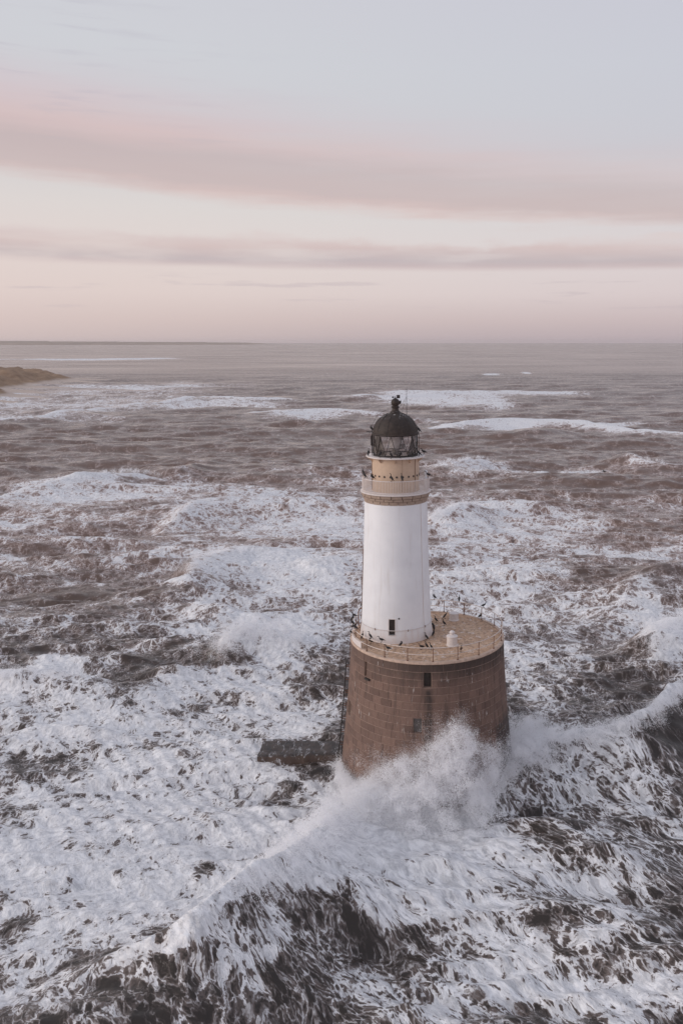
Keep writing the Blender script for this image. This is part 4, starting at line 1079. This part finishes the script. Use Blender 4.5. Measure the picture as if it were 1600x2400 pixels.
for a in [
    (1012, 1421, 'rail', 150, 'tuck', 'black cormorant on the far deck rail, right against the white tower', GRL),
    (1053, 1424, 'rail', 80, 'up', 'upright black cormorant on the far deck rail, behind the far vent', GRL),
    (1130, 1425, 'rail', 20, 'lean', 'black cormorant on the far deck rail, farthest right of all the rail birds', GRL),
    (1042, 1450, 'deck', 25, 'stretch', 'black cormorant stretching its neck up, just left of the far white vent', GD),
    (1021, 1459, 'deck', 175, 'up', 'black cormorant on deck right of the tower, between tower and stretching bird', GD),
    (1040, 1467, 'deck', 170, 'up', 'black cormorant on open deck, farthest right of those beside the tower', GD),
    (1012, 1470, 'deck', 200, 'tuck', 'black cormorant half hidden behind the right side of the white tower', GD),
    (1016, 1477, 'deck', 100, 'up', 'upright black cormorant facing away at the right foot of the tower', GD),
    (1015, 1491, 'deck', 60, 'tuck', 'hunched black cormorant by the tower foot, below the upright one facing away', GD),
    (999, 1500, 'deck', 165, 'up', 'black cormorant in front of the tower foot, at its right corner', GD),
    (987, 1522, 'deck', 200, 'lean', 'black cormorant leftmost of the three close together by the front rail', GD),
    (999, 1520, 'deck', 160, 'up', 'black cormorant in the middle of the three by the front rail', GD),
    (1009.5, 1523, 'deck', 170, 'up', 'pale-breasted cormorant rightmost of the three by the front rail', GD, 'breast'),
    (1085, 1532, 'mid', -80, 'up', 'brown cormorant on the front rail, right of the near vent', GRL, 'brown'),
    (939, 1517, 'deck', 35, 'tuck', 'black cormorant alone on deck below the tower window', GD),
    (904, 1528, 'mid', 170, 'lean', 'black cormorant on the front rail, nearest to the camera at left', GRL),
    (890.5, 1507, 'rail', 175, 'lean', 'black cormorant on the top rail, second from the front at left', GRL),
    (864, 1499, 'rail', 165, 'up', 'black cormorant on the top rail, above the pale board', GRL),
    (868, 1509, 'deck', 185, 'tuck', 'black cormorant on deck behind the left rail, below a perched bird', GD),
    (849, 1497, 'deck', 60, 'up', 'black cormorant on deck at the left, behind the pale board', GD),
    (838, 1477, 'rail', 175, 'tuck', 'black cormorant on the left rail, lowest of the cluster by the davit', GRL),
    (827, 1474, 'rail', 30, 'lean', 'black cormorant on the left rail, front of the pair at its outermost bend', GRL),
    (824, 1466, 'rail', 160, 'tuck', 'black cormorant on the left rail, rear of the pair at its outermost bend', GRL),
    (836, 1456, 'rail', 40, 'tuck', 'black cormorant on the left rail just beside the rusty davit', GRL),
    (831, 1448, 'rail', 175, 'lean', 'black cormorant on the left rail, topmost of the cluster by the davit', GRL),
    (844, 1437, 'davit', 60, 'tuck', 'black cormorant perched on top of the rusty davit', GRL),
    (821, 1489, 'kerb', 180, 'tuck', 'black cormorant on the coping at the left edge, outside the rail', GD),
    (1124.5, 1450, 'deck', 10, 'tuck', 'black cormorant resting on the deck by the far right rail', GD),
    (869, 1011, 'hoop', 150, 'tuck', 'black cormorant on the hoop bracket left of the dark dome', GL),
    (981, 1013, 'dome', 150, 'stretch', 'black cormorant on the right rim of the dark dome', GL),
    (863, 1069, 'plate', 80, 'up', 'black cormorant at the left end of the lantern gallery', GL),
    (890, 1073, 'plate', 30, 'tuck', 'preening black cormorant on the lantern gallery, left of centre', GL),
    (916, 1075, 'plate', 165, 'up', 'black cormorant on the lantern gallery, near its middle', GL),
    (937, 1074, 'plate', 10, 'tuck', 'black cormorant crouched on the lantern gallery, right of its middle', GL),
    (967, 1072, 'plate', 170, 'up', 'black cormorant on the lantern gallery, left of the pair at right', GL),
    (981, 1069, 'plate', 165, 'stretch', 'black cormorant on the lantern gallery, right of the pair at right', GL),
    (996, 1065, 'plate', 170, 'lean', 'black cormorant at the outer right edge of the lantern gallery', GL),
    (852, 1114, 'gal', 120, 'up', 'black cormorant far left on the white gallery railing', GL),
    (860, 1121, 'gal', 160, 'up', 'black cormorant second from left on the white gallery railing', GL),
    (875, 1125, 'gal', 175, 'tuck', 'black cormorant with curled neck, third from left on the white gallery railing', GL),
    (917, 1129, 'gal', 140, 'up', 'black cormorant in the middle of the white gallery railing', GL),
    (942, 1129, 'gal', 110, 'up', 'black cormorant on the white gallery railing, just right of the middle one', GL),
    (1002, 1119, 'gal', 165, 'lean', 'black cormorant on the gallery railing beside the white beacon', GL)]:
    bird(*a)
# one bird in flight far out
def flying():
    p = place_y(1415, 1105, 90)
    mb = MB(); P = [(-.4, 0, 0), (-.25, 0, .0), (-.1, 0, .0), (.1, 0, 0), (.25, 0, .0), (.42, 0, .03), (.52, 0, .03), (.6, 0, .03)]
    mb.tube(P, [.01, .05, .10, .11, .06, .04, .04, .008], 8)
    for s in (-1, 1):
        v = [(.15, s * .06, .03), (.20, s * .45, .20), (.02, s * .85, .16), (-.12, s * .45, .18), (-.12, s * .06, .03)]
        mb.add(v + [(x, y, z - .02) for x, y, z in v], [(0, 1, 2, 3, 4), (9, 8, 7, 6, 5)] + [(i, i + 5, (i + 1) % 5 + 5, (i + 1) % 5) for i in range(5)])
    o = mb.build('cormorant', BM['black']); o.location = p; o.rotation_euler = (0, 0, R(190))
    tag(o, 'small dark bird flying low over the sea, far right of the tower', 'bird')
flying()

# ================================================================== SPRAY
def spray_material():
    m, gg = material('spray_drops')
    d = gg.n('ShaderNodeBsdfDiffuse', ins={0: (.96, .96, .97, 1)}).outputs[0]
    t = gg.n('ShaderNodeBsdfTranslucent', ins={0: (.96, .96, .97, 1)}).outputs[0]
    mx = gg.n('ShaderNodeMixShader', ins={0: .5, 1: d, 2: t})
    return finish(m, gg, mx.outputs[0])
SPRAY = spray_material()
def drops(name, pos, size):
    """each drop a small facet of its own"""
    n = len(pos)
    a = rng.normal(size=(n, 3)); a /= np.linalg.norm(a, axis=1)[:, None]
    b = rng.normal(size=(n, 3)); b -= a * (a * b).sum(1)[:, None]; b /= np.linalg.norm(b, axis=1)[:, None]
    c = np.cross(a, b)
    s = size[:, None]
    v = np.empty((n, 3, 3)); v[:, 0] = pos + b * s; v[:, 1] = pos + (-.5 * b + .87 * c) * s; v[:, 2] = pos + (-.5 * b - .87 * c) * s
    me = bpy.data.meshes.new(name); me.vertices.add(n * 3); me.vertices.foreach_set('co', v.astype(np.float32).ravel())
    me.loops.add(n * 3); me.loops.foreach_set('vertex_index', np.arange(n * 3, dtype=np.int32))
    me.polygons.add(n); me.polygons.foreach_set('loop_start', np.arange(0, n * 3, 3, dtype=np.int32)); me.update(calc_edges=True)
    o = link(name, me, SPRAY); tag(o, kind='stuff'); return o
def puffs(centers, radii, total, sub=6, shred=.55, veil=.5):
    """clouds of drops: a soft veil, and denser puffs made of smaller puffs"""
    centers = np.array(centers); radii = np.array(radii)
    wgt = radii ** 2.4; k = rng.choice(len(centers), size=total, p=wgt / wgt.sum())
    so = rng.normal(size=(len(centers), sub, 3)) * .55; sr = rng.uniform(.35, .85, size=(len(centers), sub))
    j = rng.integers(0, sub, total)
    u = rng.normal(size=(total, 3)); u /= np.linalg.norm(u, axis=1)[:, None]; u *= (rng.random(total) ** (1 / 2.0))[:, None]
    u += rng.normal(size=(total, 3)) * (rng.random(total) ** 4 * shred)[:, None]
    p = centers[k] + (so[k, j] + u * sr[k, j][:, None]) * radii[k][:, None]
    soft = rng.random(total) < veil
    p = np.where(soft[:, None], centers[k] + rng.normal(size=(total, 3)) * radii[k][:, None] * .72, p)
    far_ = np.linalg.norm(p - centers[k], axis=1) / radii[k]
    return p, np.clip(1.25 - .62 * far_, .30, 1.0)
def crest_points(ci, f0, f1, n):
    P = np.array(CRESTS[ci]['w']); L = np.r_[0, np.cumsum(np.hypot(*(P[1:, :2] - P[:-1, :2]).T))]; L /= L[-1]
    f = rng.uniform(f0, f1, n)
    return np.stack([np.interp(f, L, P[:, 0]), np.interp(f, L, P[:, 1]), np.interp(f, L, P[:, 2])], -1), f
def keep_out(p):
    """no drops inside the masonry"""
    r = np.hypot(p[:, 0], p[:, 1]); rb = 6.44 + 1.04 * np.clip((DECK - p[:, 2]) / DECK, 0, 1.2) ** 1.35
    return (r > rb + .05) & (p[:, 2] > -.2)

# the burst against the drum: how high it reaches from left to right
bx = np.array([-7.5, -6, -4.6, -3.4, -2.2, -1, .3, 1.4, 2.2, 3.0, 4.2, 5.6, 7.2, 9, 11])
bh = np.array([.6, .9, 2.4, 3.9, 4.6, 5.0, 5.8, 7.2, 8.0, 7.0, 5.4, 4.4, 3.6, 3.2, 2.8])
cs, rs_ = [], []
for i in range(900):
    x = rng.uniform(-7.5, 11); H_ = np.interp(x, bx, bh)
    yb = -math.sqrt(max(0, 7.3 ** 2 - x * x)) if abs(x) < 7.3 else 0
    out = abs(rng.normal()) * 1.5 + .5
    yy = (yb - out) if x < 5.5 else (2.6 + (x - 6.3) * .45 - rng.random() * 7.5)
    zz = H_ * (rng.random() ** .62) * np.exp(-(max(0, out - 1.0) / 3.2) ** 2)
    r = rng.uniform(.40, .95) * (1.15 - .45 * zz / max(H_, .1))
    zz = min(zz, H_ - r)
    cs.append((x, yy, max(zz, .5))); rs_.append(r)
burst, bs = puffs(cs, rs_, 430000, shred=.30); k = keep_out(burst); burst, bs = burst[k], bs[k]
# flecks thrown beyond the edge of the burst
fx = rng.uniform(-6, 9, 9000); fh = np.interp(fx, bx, bh)
fy = np.where(np.abs(fx) < 7.3, -np.sqrt(np.maximum(0, 7.3 ** 2 - fx ** 2)), 1.0) - rng.uniform(.1, 2.0, 9000)
fleck = np.stack([fx, fy, fh * rng.uniform(.75, 1.0, 9000) + rng.exponential(.40, 9000)], -1)
# jets: ragged tongues of water thrown up and over
jets = []
for i in range(34):
    x0 = rng.uniform(-5.2, 6.4); h0 = np.interp(x0, bx, bh); n = int(900 + 900 * rng.random())
    y0 = -math.sqrt(max(0, 7.4 ** 2 - x0 * x0)) - rng.uniform(.2, 1.4)
    vx, vz, vy = rng.normal(-.6, 1.1), h0 * rng.uniform(.95, 1.18), rng.normal(-.3, .5)
    t = rng.random(n) ** .8; wd = .05 + .28 * t
    jets.append(np.stack([x0 + vx * t + rng.normal(size=n) * wd, y0 + vy * t + rng.normal(size=n) * wd, vz * (1.7 * t - .75 * t * t) + rng.normal(size=n) * wd], -1))
jets = np.vstack(jets); extra = np.vstack([fleck, jets]); extra = extra[keep_out(extra)]
drops('burst_spray', np.vstack([burst, extra]), np.r_[rng.uniform(.032, .060, len(burst)) * bs, rng.uniform(.008, .026, len(extra))])

# spray torn off the near crest on either side of the drum
P0, f0 = crest_points(0, .06, .80, 1500)
cs, rs_ = [], []
for q, f in zip(P0, f0):
    amp = np.interp(f, [.05, .12, .3, .40, .55, .66, .74, .80], [.25, .5, .9, 1.0, 1.2, 1.6, 1.2, .4])
    o = rng.normal()
    nrm = np.array([-.64, .77]) if f > .5 else np.array([-.35, .93])
    off = abs(o) * .7 * amp * (1 if rng.random() < .45 else -1.6)
    z = q[2] * math.exp(-(abs(off) / (1.6 if off > 0 else 4.5)) ** 2) * .92 + rng.random() ** 1.6 * .75 * amp
    cs.append((q[0] + nrm[0] * off, q[1] + nrm[1] * off, max(z, .1))); rs_.append(rng.uniform(.25, .55) * (.55 + .45 * amp))
p, ps = puffs(cs, rs_, 220000, shred=.35); k = keep_out(p); drops('crest_spray', p[k], rng.uniform(.026, .050, k.sum()) * ps[k])

# smaller bursts on the waves beyond
def small(ci, f0, f1, n, hgt, rad, cnt, size):
    P_, f = crest_points(ci, f0, f1, n); cs = []; rr = []
    for q in P_:
        cs.append((q[0] + rng.normal() * rad * 1.2, q[1] - abs(rng.normal()) * rad * 1.5 + .3 * rad, max(q[2] * .75, .2) + rng.random() ** 1.5 * hgt)); rr.append(rad * rng.uniform(.5, 1.1))
    p, ps = puffs(cs, rr, cnt); return p, rng.uniform(size * .5, size, len(p)) * ps
allp = []; alls = []
for args in [(2, .05, .75, 140, 1.9, .85, 60000, .055), (3, .25, .8, 110, .8, .7, 22000, .06), (5, .1, .9, 90, .5, .7, 14000, .10), (6, .1, .7, 80, .5, .7, 12000, .09), (8, .05, .7, 80, .7, .7, 16000, .08),
             (10, .15, .55, 30, .5, .6, 5000, .10), (12, .05, .9, 160, 1.1, .9, 42000, .055), (1, .05, .42, 90, .35, .55, 20000, .05), (9, .2, .9, 50, .5, .7, 7000, .10),
             (13, .1, .6, 80, .2, .6, 7000, .16)]:
    a, b = small(*args); allp.append(a); alls.append(b)
allp = np.vstack(allp); alls = np.concatenate(alls); k = allp[:, 2] > -.1
drops('wave_spray', allp[k], alls[k])

# ================================================================== SEA AIR
def haze():
    m, gg = material('sea_haze')
    v = gg.n('ShaderNodeVolumePrincipled', ins={'Color': (.93, .89, .89, 1), 'Density': 2.4e-5, 'Anisotropy': .3})
    finish(m, gg, None, v.outputs[0])
    mb = MB().box((0, 12900, 36.5), (40000, 27000, 85.0))
    o = mb.build('haze', m, None, smooth=False); tag(o, kind='stuff')
if HAZE: haze()
